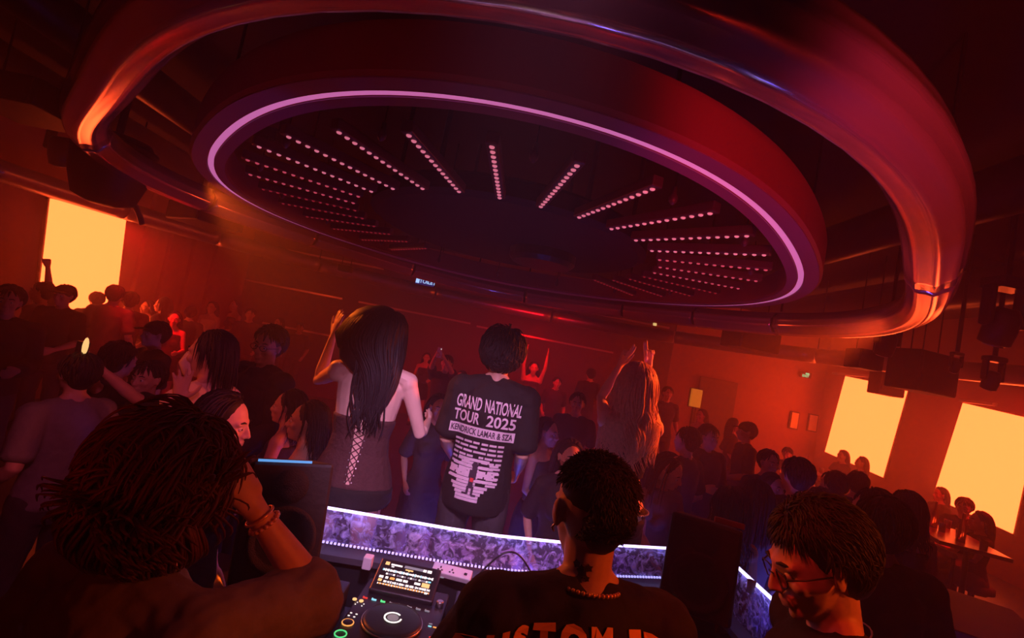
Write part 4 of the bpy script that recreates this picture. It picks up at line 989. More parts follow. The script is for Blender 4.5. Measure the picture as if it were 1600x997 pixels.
def crowd(px, py, H, kind, yaw, label, top=None, group='club crowd on the floor', floor=0.0, hairm=None, tilt=0.0):
    if kind not in PRO: PRO[kind] = proto(kind)
    h = PRO[kind]
    r_ = h.root if kind not in used else copy_tree(h.root)
    used.add(kind)
    seat = h.seated; topz = H - (.42 if seat else 0)
    d = ray(px, py); top_ = (h.hc.z + .125); lim = min(11.5, (6.35 / -d.x * d.y) if d.x < 0 else 99, (7.6 / d.x * d.y) if d.x > 0 else 99) / d.y
    k = H / 1.75; t_ = (floor + top_ * k - CAMZ) / d.z if d.z < -1e-4 else 99
    if t_ > lim or t_ < 0: t_ = lim; k = (CAMZ + d.z * t_ - floor) / top_
    if k > 1.12: t_ = (floor + top_ * 1.12 - CAMZ) / d.z if d.z < -.001 else lim; t_ = min(max(t_, 0), lim) ; k = min(1.14, (CAMZ + d.z * t_ - floor) / top_)
    best = None
    for q_ in (1, .985, .97, 1.015, .955, .94, 1.03, .925, 1.045, .91, 1.06, .9, .88, .86):
        kk = k * q_
        if not .84 <= kk <= 1.13: continue
        tt = (floor + top_ * kk - CAMZ) / d.z if d.z < -1e-3 else t_
        if tt > lim or tt <= 0: continue
        pp = CAM + d * tt
        if math.hypot(pp.x, pp.y) < 2.35 or (-1 < pp.x < 1.55 and pp.y < 2.4): continue
        dm = min([math.hypot(pp.x - a_.x, pp.y - a_.y) for a_ in STANDING] + [9])
        if best is None or dm > best[0] + .001: best = (dm, kk, tt)
        if dm > .5: break
    if best: k, t_ = best[1], best[2]
    if k * 1.75 > 1.96: print('TALL', label, k * 1.75, t_)
    p = CAM + d * t_
    q = Matrix.Rotation(yaw, 3, 'Z') @ Vector((h.hc.x, h.hc.y, 0)) * k
    STANDING.append(Vector((p.x, p.y, 0)))
    r_.location = (p.x - q.x, p.y - q.y, floor); r_.scale = (k, k, k); r_.rotation_euler = (0, 0, yaw)
    tag(r_, label, 'person', group)
    t = {}
    if top: t = {n_: top for n_ in TOPS}
    if hairm: t['hair'] = hairm
    if t: recolor(r_, t)
    return r_
CR = [
 # left group
 (127, 553, 1.62, 'man', 75, 'man in greyish tee turned away at lower left, beyond the tousled haired man', 'grey_cloth'),
 (68, 441, 1.72, 'fist', 110, 'slim person with one fist raised in front of left screen', 'grey_cloth'),
 (103, 446, 1.76, 'capped', 190, 'person in a cap silhouetted at the middle of the left screen', 'black_cloth'),
 (153, 457, 1.74, 'man', 60, 'dark haired man silhouetted at lower right corner of the left screen', 'black_cloth'),
 (184, 447, 1.78, 'man', 20, 'far person just right of the left screen edge', 'dark_cloth'),
 (206, 458, 1.74, 'shirt', 40, 'man with rounded dark hair right of the left screen, back turned', 'black_cloth'),
 (232, 470, 1.62, 'woman', 160, 'long haired woman in the haze right of the left screen', 'dark_cloth'),
 (256, 465, 1.7, 'long_coat', 100, 'person with lit cheek far behind the masked woman', 'dark_cloth'),
 (18, 449, 1.8, 'shirt', 220, 'tall man at far left edge, left of the screen', 'black_cloth'),
 (333, 472, 1.62, 'woman', 185, 'far woman in pale top near the left end of lined back wall', 'cream_cloth'),
 (370, 467, 1.7, 'woman', 150, 'far woman with bare lit arms beside the pale topped woman', 'dark_cloth'),
 (393, 483, 1.72, 'man', 200, 'far man standing right of the woman with lit bare arms', 'dark_cloth'),
 (246, 503, 1.72, 'capped', 150, 'person in dark cap in front of the hazy left crowd', 'black_cloth'),
 (196, 538, 1.76, 'shirt', -12, 'man in black with round black hair, just above the tousled reddish hair', 'black_cloth'),
 (236, 566, 1.6, 'phone', 175, 'fringed dark figure holding up a glowing phone left of the masked woman', 'black_cloth'),
 (300, 480, 1.68, 'man', 30, 'far man between masked woman and pale topped woman', 'dark_cloth'),
 (275, 488, 1.64, 'woman', 210, 'far woman just left of the far man, in haze', 'dark_cloth'),
 (437, 497, 1.66, 'long_coat', 160, 'far woman behind the man with glasses', 'dark_cloth'),
 (470, 505, 1.72, 'man', 190, 'far man in haze left of the corset dancer', 'dark_cloth'),
 (455, 610, 1.62, 'woman', 95, 'woman between the man with glasses and corset dancer', 'dark_cloth'),
 (485, 628, 1.6, 'woman', 100, 'woman with bare shoulder just behind the corset dancer', 'dark_cloth'),
 # centre
 (700, 556, 1.8, 'phone', 175, 'person filming with a raised phone right of corset dancer', 'dark_cloth'),
 (668, 552, 1.64, 'woman', 190, 'dim woman behind the right shoulder of corset dancer', 'dark_cloth'),
 (722, 580, 1.6, 'woman', 150, 'dim woman between the phone holder and tour shirt man', 'dark_cloth'),
 (690, 618, 1.6, 'long_coat', 200, 'near woman in the gap between the corset dancer and tour shirt man', 'dark_cloth'),
 (836, 566, 1.7, 'arms_up', 180, 'dim figure with raised hands behind tour shirt man', 'dark_cloth'),
 (872, 590, 1.7, 'man', 185, 'dim man facing the booth right of tour shirt man', 'dark_cloth'),
 (860, 655, 1.6, 'woman', 240, 'near woman with bare arms right of tour shirt man', 'dark_cloth'),
 (905, 615, 1.74, 'man', 170, 'dark haired man left of the blonde dancer', 'black_cloth'),
 (925, 572, 1.78, 'man', 10, 'tall black haired man partly hidden by the blonde hair', 'black_cloth'),
 (895, 690, 1.6, 'long_coat', 190, 'short woman below the gap between tour shirt man and blonde dancer', 'black_cloth'),
 # right
 (1045, 605, 1.72, 'man', 180, 'dim man right of the blonde hair', 'dark_cloth'),
 (1012, 700, 1.64, 'woman', 15, 'dark haired woman behind the headphone woman', 'black_cloth'),
 (1075, 668, 1.74, 'man', 40, 'man with dark round hair above the headphone woman', 'dark_cloth'),
 (1112, 667, 1.7, 'shirt', 200, 'man facing the booth right of the round haired man', 'dark_cloth'),
 (1097, 640, 1.68, 'woman', 120, 'far woman before the dark doorway', 'dark_cloth'),
 (1168, 660, 1.76, 'capped', 80, 'man in profile with a cap before the orange wall', 'dark_cloth'),
 (1150, 655, 1.66, 'long_coat', 260, 'far woman left of the capped man in profile', 'dark_cloth'),
 (1142, 762, 1.6, 'woman', 5, 'near dark haired woman behind the right booth speaker', 'black_cloth'),
 (1184, 752, 1.66, 'long_coat', 350, 'woman in a reddish top right of the dark haired woman', 'grey_cloth'),
 (1246, 716, 1.74, 'man', 10, 'man with round head standing before the orange bar tables', 'dark_cloth'),
 (1279, 762, 1.64, 'man', 60, 'near man with short dark hair above the man with glasses', 'black_cloth'),
 (1302, 738, 1.72, 'shirt', 15, 'broad shouldered man leaning below the first right screen', 'dark_cloth'),
 (1342, 738, 1.72, 'man', 330, 'man close beside the broad shouldered man', 'dark_cloth'),
 (1365, 764, 1.66, 'man', 30, 'small hazy figure right of the leaning pair', 'dark_cloth'),
 (1380, 780, 1.76, 'shirt', -8, 'near man with combed black hair and collar, right of man with glasses', 'black_cloth'),
 (1418, 768, 1.7, 'woman', 350, 'hazy long haired figure left of the far right screen', 'dark_cloth'),
 (1212, 742, 1.66, 'woman', 200, 'hazy woman left of the round headed man', 'dark_cloth'),
 (1205, 705, 1.7, 'man', 190, 'far man near the bar table glasses', 'dark_cloth'),
]
CR2 = [
 (1317, 704, 1.62, 'seated_woman', 100, 'left of two seated long haired women silhouetted on the first right screen'),
 (1346, 714, 1.62, 'seated_woman', 80, 'right of two seated long haired women silhouetted on the first right screen'),
 (1231, 700, 1.66, 'seated_man', 120, 'seated person in orange haze left of the first right screen'),
 (1469, 762, 1.62, 'seated_woman', 90, 'seated long haired woman at bottom left of the far right screen'),
 (1508, 779, 1.72, 'seated_man', 110, 'seated short haired man silhouetted on far right screen'),
 (1531, 800, 1.66, 'seated_woman', 75, 'seated woman lowest on the far right screen, head half hidden'),
]
STANDING = [o.location.copy() for o in C.objects if o.name.startswith('person') and o.parent is None]
for c_ in CR: crowd(c_[0], c_[1], c_[2], c_[3], R(c_[4]), c_[5], c_[6])
for o in [o for o in C.objects if o.parent is None and o.name.startswith('person') and 'phone' in o.get('label', '')]:
    lb = o['label']
    if 'filming' in lb or 'glowing phone' in lb:
        k = o.scale[0]; q = Matrix.Rotation(o.rotation_euler.z, 3, 'Z') @ Vector((.03, .52, 1.79)) * k
        ph = thing('phone', (o.location.x + q.x, o.location.y + q.y, q.z), 'pale backed phone held up by the person filming' if 'filming' in lb else 'phone with bright yellow light held up in the left crowd', 'phone', o.rotation_euler.z)
        G().box((0, 0, 0), (.038, .005, .078)).build('case', 'white_plastic' if 'filming' in lb else 'black_plastic', ph, bevel=.003); G().box((0, -.006, 0), (.034, .001, .072)).build('display', 'phone_glow', ph)
        G().ell((-.02, .006, .055), (.007, .003, .007) if 'filming' in lb else (.02, .004, .05), n=10, k=6).build('flash_light', 'glow_white' if 'filming' in lb else 'glow_yellow', ph, smooth=True)
for c_ in CR2:
    r_ = crowd(*c_[:4], R(c_[4]), c_[5], None, 'guests seated along right wall')
    # a low stool under each guest
    if c_ is CR2[0]:
        st = thing('stool', (0, 0, 0), 'x', 'stool')
        G().lathe([(.17, .36), (.2, .37), (.2, .43), (.17, .45)], n=20).build('seat', 'dark_cloth', st, smooth=True)
        G().cyl((0, 0, .02), (0, 0, .37), .03).build('post', 'black_metal', st); G().lathe([(.19, 0), (.19, .015), (.04, .03)], n=20).build('base', 'black_metal', st, smooth=True); s_ = st
    else: s_ = copy_tree(st)
    s_.location = (r_.location.x, r_.location.y, 0); tag(s_, 'low round stool under the ' + c_[5].split(' silhouetted')[0].split(' in orange')[0].split(' at bottom')[0].split(' lowest')[0] + ', ' + ('far right screen' if c_[0] > 1400 else 'first right screen'), 'stool', 'stools along right wall')

# ------------------------------------------------------------------ the DJ booth
ZR, ZS, ZD = 1.26, 1.13, 1.04
top = [at_z(*p, ZR) for p in ((482, 789), (590, 807), (700, 826), (780, 838), (880, 848), (1042, 857))]
side_ = [at_z(*p, ZR) for p in ((1150, 884), (1240, 967))]; side_.append(at_z(1232, 978, ZR))
def offs(P, d):
    out = []
    for i, p in enumerate(P):
        a = P[max(i - 1, 0)]; b = P[min(i + 1, len(P) - 1)]; t = (b - a).normalized(); out.append(p + Vector((t.y, -t.x, 0)) * d)
    return out
def wallstrip(P, z0, z1, th):
    g = G(); Q = offs(P, th)
    for i in range(len(P) - 1):
        a, b, c, d = P[i], P[i + 1], Q[i + 1], Q[i]
        g.prism([(a.x, a.y, z0), (b.x, b.y, z0), (c.x, c.y, z0), (d.x, d.y, z0)], (0, 0, z1 - z0))
    return g
rail = thing('booth_counter', ((top[0] + top[-1]) / 2).to_tuple()[:2] + (.1,), 'curved booth front with glowing white edge line over rippled clear panel', 'booth counter')
def parent_keep(o, r_): o.parent = r_; o.matrix_parent_inverse = Matrix.Translation(r_.location).inverted(); return o
parent_keep(wallstrip(top, ZS - .0, ZR, .02).build('rippled_panel', 'acrylic'), rail)
parent_keep(wallstrip(top, ZR, ZR + .008, .014).build('light_line', 'strip_led'), rail)
ZB = .1
def shelfstrip(P, d0, d1, z0, z1):
    A, B = offs(P, d0), offs(P, d1); g = G()
    for i in range(len(P) - 1): g.prism([(A[i].x, A[i].y, z0), (A[i + 1].x, A[i + 1].y, z0), (B[i + 1].x, B[i + 1].y, z0), (B[i].x, B[i].y, z0)], (0, 0, z1 - z0))
    return g
parent_keep(shelfstrip(top, -.02, .09, ZS - .05, ZS - .025).build('shelf', 'stage'), rail)
parent_keep(wallstrip(offs(top, .02), ZB, ZS - .05, .04).build('front_board', 'black_plastic'), rail)
dots = G(); A = offs(top, .024)
for i in range(len(A) - 1):
    n = int((A[i + 1] - A[i]).length / .016)
    for j in range(n): dots.box(A[i].lerp(A[i + 1], j / n) + Vector((0, 0, ZS - .004 - ZR)), (.0045, .0035, .004))
tag(parent_keep(dots.build('led_dots', 'dot_led'), rail), kind='stuff')
rs = thing('booth_counter', (side_[0].x, side_[0].y, .1), 'angled right end of the booth, rippled panel with bright white corner edge', 'booth counter')
parent_keep(wallstrip(side_[:2], ZS - .07, ZR, .02).build('rippled_panel', 'acrylic'), rs)
parent_keep(wallstrip(side_, ZR, ZR + .009, .016).build('light_line', 'strip_led'), rs)
parent_keep(shelfstrip(side_[:2], -.02, .1, ZS - .1, ZS - .07).build('shelf', 'stage'), rs)
parent_keep(wallstrip(offs(side_[:2], .0), ZB, ZS - .1, .04).build('side_board', 'black_plastic'), rs)
desk = thing('dj_desk', (0.0, 1.58, .1), 'black desk top carrying the decks and mixer', 'desk')
G().box((0, 0, ZD - .13), (.66, .3, .02)).build('desk_top', 'black_plastic', desk, bevel=.005)
for sx in (-.6, .6):
    for sy in (-.24, .24): G().box((sx, sy, (ZD - .15) / 2), (.03, .03, (ZD - .15) / 2)).build('leg', 'black_metal', desk)
ZT = ZD - .01      # underside of the equipment
# --- player with screen and jog wheel
jc = at_z(613, 970, 1.09)
cdj = thing('media_player', (jc.x, jc.y, ZT), 'black DJ player with lit touch screen and large jog wheel', 'dj player', R(-2))
hz = .05
G().box((0, .04, hz / 2), (.165, .235, hz / 2)).build('body', 'black_plastic', cdj, bevel=.008)
tl = Matrix.Rotation(R(22), 3, 'X'); scn = Vector((-.012, .225, .088))
G().box(scn, (.125, .078, .012), tl).build('screen_housing', 'black_plastic', cdj, bevel=.006)
G().box((-.012, .215, .06), (.11, .03, .02)).build('screen_base', 'black_plastic', cdj)
def on_scr(x, y, h=.0135): return scn + tl @ Vector((x, y, h))
disp_ = G(); rng = random.Random(9)
def srect(x, y, w_, h_, m_, lift=.0):
    x *= .92; w_ *= .92; y *= .92; h_ *= .92
    disp_.cur = m_; disp_.box(on_scr(x, y, .0132 + lift), (w_ / 2, h_ / 2, .0006), tl)
mats_ = ['deck_black', 'glow_white', 'glow_orange', 'glow_cyan', 'glow_grey', 'glow_yellow']
srect(0, 0, .232, .135, 0)
srect(-.102, .056, .018, .016, 5, .001); srect(-.06, .054, .05, .008, 1, .001); srect(.03, .056, .11, .013, 4, .0008); srect(.088, .055, .018, .014, 1, .0016); srect(.066, .055, .014, .012, 1, .0016); srect(-.075, .043, .012, .005, 1, .001)
for i in range(56):
    x = -.110 + i * .004; a = .006 + .009 * rng.random(); srect(x, .022, .0034, a, 1 if i % 7 else 3, .001)
srect(0, .041, .034, .006, 5, .001); srect(0, .036, .004, .006, 5, .001)
for q in range(4):
    for i in range(4): srect(-.088 + q * .048 + i * .0105, .003, .0085, .008, 4 if (i + q) % 3 else 1, .001)
srect(.1, .004, .012, .007, 3, .0012)
for i, (x, w_, m_) in enumerate(((-.106, .018, 1), (-.082, .012, 1), (-.058, .02, 2), (-.028, .026, 1), (.0, .02, 1), (.052, .026, 1), (.088, .034, 5))): srect(x, -.016, w_, .011 if i != 6 else .02, m_, .001)
srect(-.106, -.033, .016, .012, 5, .001)
for i in range(48): srect(-.088 + i * .0042, -.036, .0038, .006 + .006 * rng.random(), 1 if rng.random() < .75 else 4, .001)
for i in range(56): srect(-.110 + i * .004, -.05, .0034, .004 + .005 * rng.random(), 2 if i % 3 else 1, .001)
srect(.098, -.053, .012, .008, 1, .0016)
disp_.build('touch_screen', mats_, cdj)
for i, (m_, lbl) in enumerate((('glow_red', 'red lit hot cue key'), ('glow_cyan', 'blue lit hot cue key'), ('glow_green', 'green lit hot cue key'), ('glow_grey', None), ('glow_grey', None), ('glow_grey', None), ('glow_grey', None), ('glow_grey', None))):
    g = G().box((-.135 + i * .034, .117, hz + .002), (.0085, .0028, .002)).box((-.143 + i * .034, .121, hz + .002), (.002, .0035, .002)); o = g.build('hot_cue_key', m_, cdj)
    if lbl: o['label'] = lbl
G().lathe([(.103, 0), (.105, .008), (.101, .016), (.088, .018), (.02, .018)], (0, 0, hz), n=64).build('jog_wheel', 'deck_black', cdj, smooth=True)
g = G(); V = []; Fc = []
for i in range(72):
    for r_, z in ((.1035, .012), (.1065, .010), (.1065, .004), (.1035, .004)): a = 2 * math.pi * i / 72; V.append((r_ * math.cos(a), r_ * math.sin(a), hz + z))
for i in range(72):
    for j in range(4): Fc.append((i * 4 + j, i * 4 + (j + 1) % 4, ((i + 1) % 72) * 4 + (j + 1) % 4, ((i + 1) % 72) * 4 + j))
g.add(V, Fc); jr = g.build('jog_rim', 'silver', cdj, smooth=True)
G().lathe([(.034, .0), (.034, .0195), (.001, .0200)], (0, 0, hz), n=40).build('jog_display', 'deck_black', cdj)
g = G(); 
for i in range(45):
    a = 2 * math.pi * (i / 52) + .9
    g.box(Vector((.029 * math.cos(a), .029 * math.sin(a), hz + .0212)), (.0028, .0024, .0008), Matrix.Rotation(a, 3, 'Z'))
g.build('jog_ring_light', 'glow_white', cdj); G().lathe([(.02, 0), (.02, .001), (.003, .0012)], (0, 0, hz + .0202), n=30).build('jog_centre', 'glow_grey', cdj)
for (x, y) in ((-.138, .095), (-.112, .093)): G().lathe([(.008, 0), (.008, .003), (.001, .004)], (x - .03, y - .0, hz), n=16).build('loop_button', 'glow_yellow', cdj)
for (x, y) in ((-.172, .08), (-.147, .078), (-.175, .066), (-.15, .064)): G().lathe([(.0022, 0), (.0022, .002), (.0005, .003)], (x + .02, y, hz), n=8).build('indicator', 'glow_white', cdj)
for (x, y) in ((-.15, .01), (-.13, .009), (-.152, -.008), (-.132, -.009)): G().box((x, y, hz), (.0035, .0018, .002)).build('track_key', 'glow_white', cdj)
g = G(); g.loft([(-.14 + .019 * math.cos(2 * math.pi * i / 32), -.05 + .019 * math.sin(2 * math.pi * i / 32), hz + .003) for i in range(32)], .0022, n=8, closed=True); g.build('cue_ring', 'glow_orange', cdj, smooth=True); G().lathe([(.017, 0), (.017, .005), (.002, .006)], (-.14, -.05, hz), n=24).build('cue_button', 'black_plastic', cdj)
g = G(); g.loft([(-.14 + .019 * math.cos(2 * math.pi * i / 32), -.115 + .019 * math.sin(2 * math.pi * i / 32), hz + .003) for i in range(32)], .0022, n=8, closed=True); g.build('play_ring', 'glow_green', cdj, smooth=True)
G().lathe([(.016, 0), (.014, .018), (.012, .02)], (.14, .17, hz), n=24).build('rotary_knob', 'silver', cdj, smooth=True)
for x, y, m_ in ((.13, .045, 'glow_grey'), (.13, .03, 'glow_cyan'), (.148, .03, 'glow_orange'), (.145, -.03, 'glow_red')): G().box((x, y, hz), (.006, .0025, .002)).build('tempo_lamp', m_, cdj)
G().box((.145, -.10, hz), (.008, .012, .008)).build('tempo_slider', 'black_metal', cdj, bevel=.002)
G().box((-.02, .275, hz + .055), (.012, .0025, .002)).build('usb_light', 'glow_orange', cdj)
for i in range(5): G().box((-.08 + i * .05, .282, hz + .053), (.008, .002, .002)).build('menu_key', 'glow_blue' if 0 < i < 4 else 'glow_grey', cdj)
# --- mixer to the right, small unit to the left, second player at far right
def mixer(x, y, label, red=False):
    r_ = thing('dj_mixer', (x, y, ZT), label, 'mixer')
    G().box((0, .0, .045), (.16, .2, .045)).build('body', 'black_plastic', r_, bevel=.006)
    k0 = None; f0 = None
    for i in range(4):
        for j in range(4):
            if k0 is None: k0 = G().lathe([(.011, 0), (.009, .016), (.007, .018)], n=14).build('knob', 'black_metal', r_, smooth=True); o = k0
            else: o = k0.copy(); C.objects.link(o)
            o.location = (-.11 + i * .07, .12 - j * .045, .09)
        if f0 is None: f0 = G().box((0, 0, 0), (.009, .014, .01)).build('fader', 'drum' if red else 'black_metal', r_, bevel=.002); o = f0
        else: o = f0.copy(); C.objects.link(o)
        o.location = (-.11 + i * .07, -.1 + (.03 if i % 2 else 0), .1)
    for i in range(4): G().box((-.12 + i * .022, .17, .092), (.007, .0018, .002)).build('level_light', 'glow_blue', r_)
    return r_
mx_ = mixer(jc.x + .36, jc.y + .03, 'black DJ mixer with blue marks, right of the lit player')
for x, y, m_ in ((-.02, .18, 'glow_orange'), (-.05, .14, 'glow_white')): G().box((x, y, .093), (.003, .003, .002)).build('status_light', m_, mx_)
mixer(jc.x - .36, jc.y - .06, 'black mixer with red faders, left of the lit player', True)
p2 = thing('media_player', (jc.x + .73, jc.y + .02, ZT), 'unlit black DJ player hidden behind the DJ seen from behind', 'dj player')
G().box((0, .02, .03), (.16, .2, .03)).build('body', 'black_plastic', p2, bevel=.008); G().lathe([(.1, 0), (.102, .01), (.09, .016), (.02, .018)], (0, -.02, .06), n=48).build('jog_wheel', 'black_metal', p2, smooth=True)
# --- cables, sockets, lamps on the shelf
ps = at_z(707, 891, ZS)
s = thing('socket_strip', (ps.x, ps.y, ZS - .025), 'white three pin socket strip behind the lit player', 'power strip', R(-7))
G().box((0, 0, .014), (.085, .025, .014), Matrix.Rotation(R(25), 3, 'X')).build('case', 'white_plastic', s, bevel=.004)
for x in (-.05, .0): 
    q = G().box((x, -.002, .028), (.003, .006, .002)).build('earth_slot', 'black_plastic', s); 
    for dx in (-.008, .008): G().box((x + dx, -.016, .022), (.0035, .002, .003)).build('pin_slot', 'black_plastic', s)
for j in range(3): G().box((.06, -.015 + j * .01, .0275), (.006, .0015, .002)).build('usb_port', 'black_plastic', s)
pz_ = at_z(575, 878, ZS); s = tag(G().box((pz_.x, pz_.y, ZS), (.018, .02, .025)).build('plug_adapter', 'white_plastic', bevel=.004), 'white plug block on the shelf left of the socket strip', 'plug')
a, b = at_z(750, 896, ZS + .03), at_z(834, 904, ZS + .03)
g = G(); g.loft([a.lerp(b, t) + Vector((0, 0, .10 * math.sin(math.pi * t) + .0)) for t in [i / 14 for i in range(15)]], .004, n=8); tag(g.build('cable', 'black_plastic', smooth=True), 'thin black cable arching over the shelf beside the socket strip', 'cable')
g = G(); a, b = at_z(740, 905, ZS + .012), at_z(815, 903, ZS + .012); g.loft([a.lerp(b, t) + Vector((0, .02 * math.sin(6 * t), .02 * math.sin(math.pi * t))) for t in [i / 14 for i in range(15)]], .004, n=8); tag(g.build('cable', 'white_plastic', smooth=True), 'thin pale cable lying below the arching black one', 'cable')
for k, px in enumerate((810, 829, 848)):
    q = at_z(px, 903, ZS - .02); s = thing('tea_light', (q.x, q.y, ZS - .025), ['left', 'middle', 'right'][k] + ' one of three tiny orange lights on the shelf beside the DJ', 'light', group='tiny orange lights on the shelf')
    G().lathe([(.008, 0), (.009, .006), (.007, .01)], n=12).build('holder', 'black_metal', s, smooth=True); G().lathe([(.005, .009), (.0045, .015), (.001, .02)], n=8).build('flame', 'glow_orange', s)
# --- monitor speakers on stands
def monitor(px, py, d, hw, hd_, hh, yaw, tilt, label, floor=.1):
    p = at(px, py, d); r_ = thing('monitor_speaker', (p.x, p.y, p.z), label, 'speaker', yaw)
    rt = Matrix.Rotation(tilt, 3, 'X')
    cb = G(); A_ = [(-hw, -hd_, -hh), (hw, -hd_, -hh), (hw * .86, hd_, -hh), (-hw * .86, hd_, -hh)]; cb.prism([rt @ Vector(v) for v in A_], rt @ Vector((0, 0, 2 * hh))); cb.build('cabinet', 'speaker_paint', r_, bevel=.012)
    ry = rt @ Matrix.Rotation(R(90), 3, 'X')
    G().lathe([(hw * .78, 0), (hw * .8, .008), (hw * .7, .012), (hw * .62, .002), (hw * .3, -.012), (.01, -.004)], rt @ Vector((0, -hd_, -hh * .3)), ry, n=36).build('woofer', 'speaker_grille', r_, smooth=True)
    G().lathe([(hw * .42, 0), (hw * .42, .006), (hw * .2, .002), (.01, .008)], rt @ Vector((0, -hd_, hh * .6)), ry, n=28).build('tweeter', 'speaker_grille', r_, smooth=True)
    G().box(rt @ Vector((-hw * .55 if px > 800 else hw * .7, -hd_ - .003, -hh * .88)), (.012, .003, .003), rt).build('power_light', 'glow_white', r_)
    G().box((0, 0, -hh - .045), (hw * .7, hd_ * .7, .012)).build('cradle', 'black_metal', r_); G().cyl((0, 0, -hh - .05), (0, 0, floor - p.z + .02), .022).build('pole', 'black_metal', r_); G().lathe([(.11, 0), (.11, .012), (.03, .02)], (0, 0, floor - p.z), n=24).build('foot', 'black_metal', r_)
    return r_, rt
ms, rt = monitor(436, 806, 1.72, .135, .14, .19, R(30), R(-14), 'black monitor speaker beside the raised arm, left end of the booth')
G().box(rt @ Vector((-.03, -.14, .193)), (.085, .004, .004), rt).build('edge_glint', 'glow_blue', ms)  # glowing strip stands in for blue light caught on the cabinet edge
ms2, rt2 = monitor(1092, 880, 1.7, .115, .12, .15, R(-22), R(-12), 'black monitor speaker at the right booth corner')
g = G().box(rt2 @ Vector((.08, .02, .16)), (.05, .012, .01), rt2); hb = g.build('grab_handle', 'drum', ms2, bevel=.003)
# --- drinks at the right end
def glass(px, py, z, r_, hh, m_, label, name='drinking_glass', tall=False):
    p = at_z(px, py, z); s = thing(name, (p.x, p.y, z), label, 'bottle' if tall else 'glass')
    if tall:
        G().lathe([(r_, 0), (r_, hh * .6), (r_ * .4, hh * .78), (r_ * .36, hh * .97)], n=20).build('bottle_body', m_, s, smooth=True); G().lathe([(r_ * .42, hh * .93), (r_ * .42, hh), (r_ * .3, hh * 1.01)], n=14).build('cap', 'silver', s, smooth=True)
    else:
        G().lathe([(r_ * .8, 0), (r_, hh), (r_ * .94, hh), (r_ * .74, .006), (.001, .006)], n=20).build('cup', m_, s, smooth=True); G().lathe([(r_ * .72, .008), (r_ * .82, hh * .6), (.001, hh * .6)], n=16).build('drink', 'bottle', s, smooth=True)
    return s
glass(1172, 926, ZR + .009, .018, .05, 'clear', 'small clear shot cup of red drink on the glowing right booth edge')
for a in ((1160, 962, .024, .2, 'bottle', 'dark red bottle in shadow beside the right booth panel', True), (1142, 975, .026, .09, 'clear', 'clear tumbler left of the dark red bottle', False), (1115, 985, .025, .17, 'bottle', 'short dark bottle with red glints at the booth corner', True), (1178, 985, .024, .12, 'clear', 'clear glass right of the dark red bottle', False)):
    p = at_z(a[0], a[1], 1.0)
    glass(a[0], a[1], 1.0, a[2], a[3], a[4], a[5], 'bottle' if a[6] else 'drinking_glass', a[6])
p = at_z(1148, 980, .98); q = tag(G().box((p.x, p.y, .97), (.16, .12, .03)).build('drinks_shelf', 'black_plastic', bevel=.005), 'small dark shelf carrying bottles at the right booth corner', 'shelf')
q.modifiers.clear(); G().box((p.x, p.y, .52), (.1, .08, .42)).build('shelf_post', 'black_plastic', q)

# ------------------------------------------------------------------ bar tables on the right
def bar_table(px, py, z, hw, hd_, yaw, label, n, seed):
    p = at_z(px, py, z); t = thing('bar_table', (p.x, p.y, 0), label, 'table', yaw)
    G().box((0, 0, z - .02), (hw, hd_, .02)).build('table_top', 'table', t, bevel=.006)
    for sx in (-1, 1):
        G().cyl((sx * hw * .7, 0, .02), (sx * hw * .7, 0, z - .04), .025).build('leg', 'black_metal', t); G().box((sx * hw * .7, 0, .012), (.04, hd_ * .8, .012)).build('foot', 'black_metal', t)
    rng = random.Random(seed); c_, s_ = math.cos(yaw), math.sin(yaw)
    for i in range(n):
        x = -hw * .85 + 1.7 * hw * i / max(1, n - 1); y = rng.uniform(-.6, .6) * hd_; tall = i % 3 == 1
        s = thing('bottle' if tall else 'drinking_glass', (p.x + c_ * x - s_ * y, p.y + s_ * x + c_ * y, z), ('bottle' if tall else 'small glass') + ' on the ' + label, 'bottle' if tall else 'glass', group=('bottles' if tall else 'glasses') + ' on the ' + label)
        if tall: G().lathe([(.036, 0), (.036, .17), (.014, .22), (.013, .29), (.01, .3)], n=14).build('bottle_body', 'glass_amber', s, smooth=True)
        else: G().lathe([(.03, 0), (.036, .1), (.034, .1), (.027, .008), (.001, .008)], n=14).build('cup', 'clear', s, smooth=True)
bar_table(1236, 746, 1.0, .55, .3, R(60), 'hazy table under the first right screen', 7, 1)
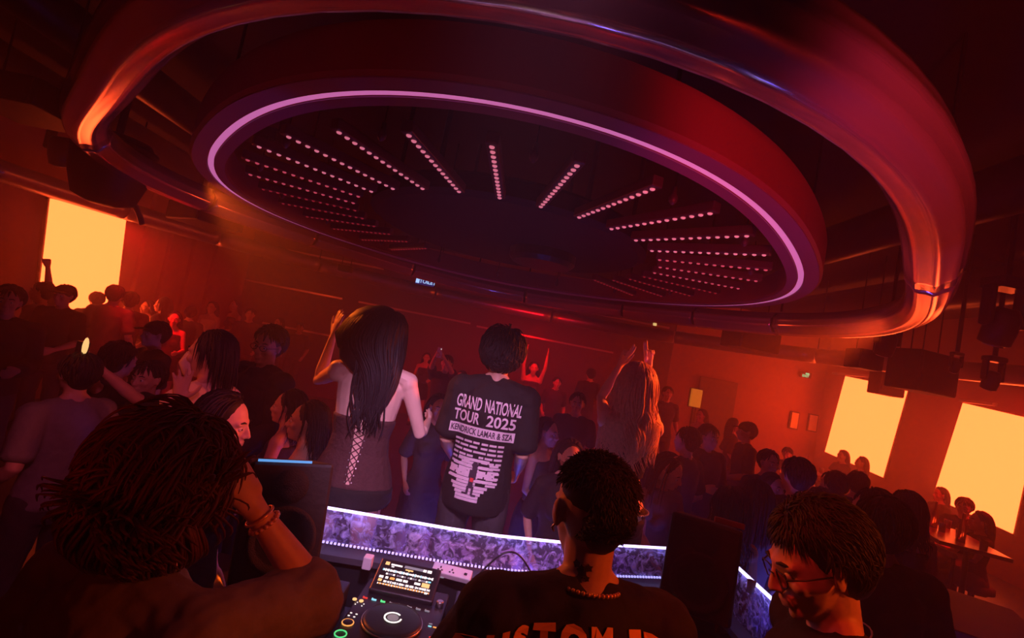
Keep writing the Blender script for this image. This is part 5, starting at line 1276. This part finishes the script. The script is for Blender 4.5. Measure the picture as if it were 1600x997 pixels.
bar_table(1272, 738, .85, .3, .25, R(60), 'small orange table by the round headed man', 4, 2)
bar_table(1484, 836, 1.0, .5, .3, R(70), 'dark table under the far right screen', 6, 3)
def bench(p0, p1, z, label):
    a, b = at_z(*p0, z), at_z(*p1, z); c = (a + b) / 2; L = (b - a).length / 2; yw = math.atan2(b.y - a.y, b.x - a.x)
    t = thing('barrier_rail', (c.x, c.y, 0), label, 'rail', yw)
    G().cyl((-L, 0, z), (L, 0, z), .03).build('top_rail', 'table', t, smooth=False)
    for sx in (-.95, 0, .95): G().cyl((sx * L, 0, 0), (sx * L, 0, z - .02), .02).build('post', 'black_metal', t)
bench((1262, 744), (1290, 756), .9, 'short orange lit rail behind the broad shouldered man'); bench((1428, 838), (1492, 870), .8, 'longer orange lit rail before the far right screen tables')
# flight case and small lamps low at right
p = at(1500, 965, 2.6); fc = thing('flight_case', (p.x, p.y, 0), 'dark equipment case with reddish lid at the lower right corner', 'case', R(-32))
G().box((0, 0, p.z / 2), (.3, .38, p.z / 2)).build('case_body', 'black_plastic', fc, bevel=.01); G().box((0, 0, p.z + .02), (.31, .39, .02)).build('lid', 'drum', fc, bevel=.006)
for sx in (-1, 1): G().box((sx * .15, -.395, p.z - .1), (.05, .012, .02)).build('latch', 'silver', fc)
for k, (px, py, d) in enumerate(((1462, 918, 3.4), (1461, 951, 2.9))):
    q = at(px, py, d); s = thing('floor_lamp', (q.x, q.y, 0), ['tiny bright white lamp on a thin stand left of the equipment case', 'tiny angled lamp on a thin stand just below the bright white one'][k], 'lamp')
    G().cyl((0, 0, .01), (0, 0, q.z - .02), .01, n=8).build('pole', 'black_metal', s); G().lathe([(.08, 0), (.08, .012), (.01, .02)], n=16).build('foot', 'black_metal', s); G().lathe([(.03, -.02), (.03, .0), (.012, .014)], (0, 0, q.z), Matrix.Rotation(R(60), 3, 'X'), n=12).build('shade', 'black_metal', s); G().ell((0, -.012, q.z + .004), .011, n=10, k=6).build('bulb', 'glow_yellow' if k else 'glow_white', s)
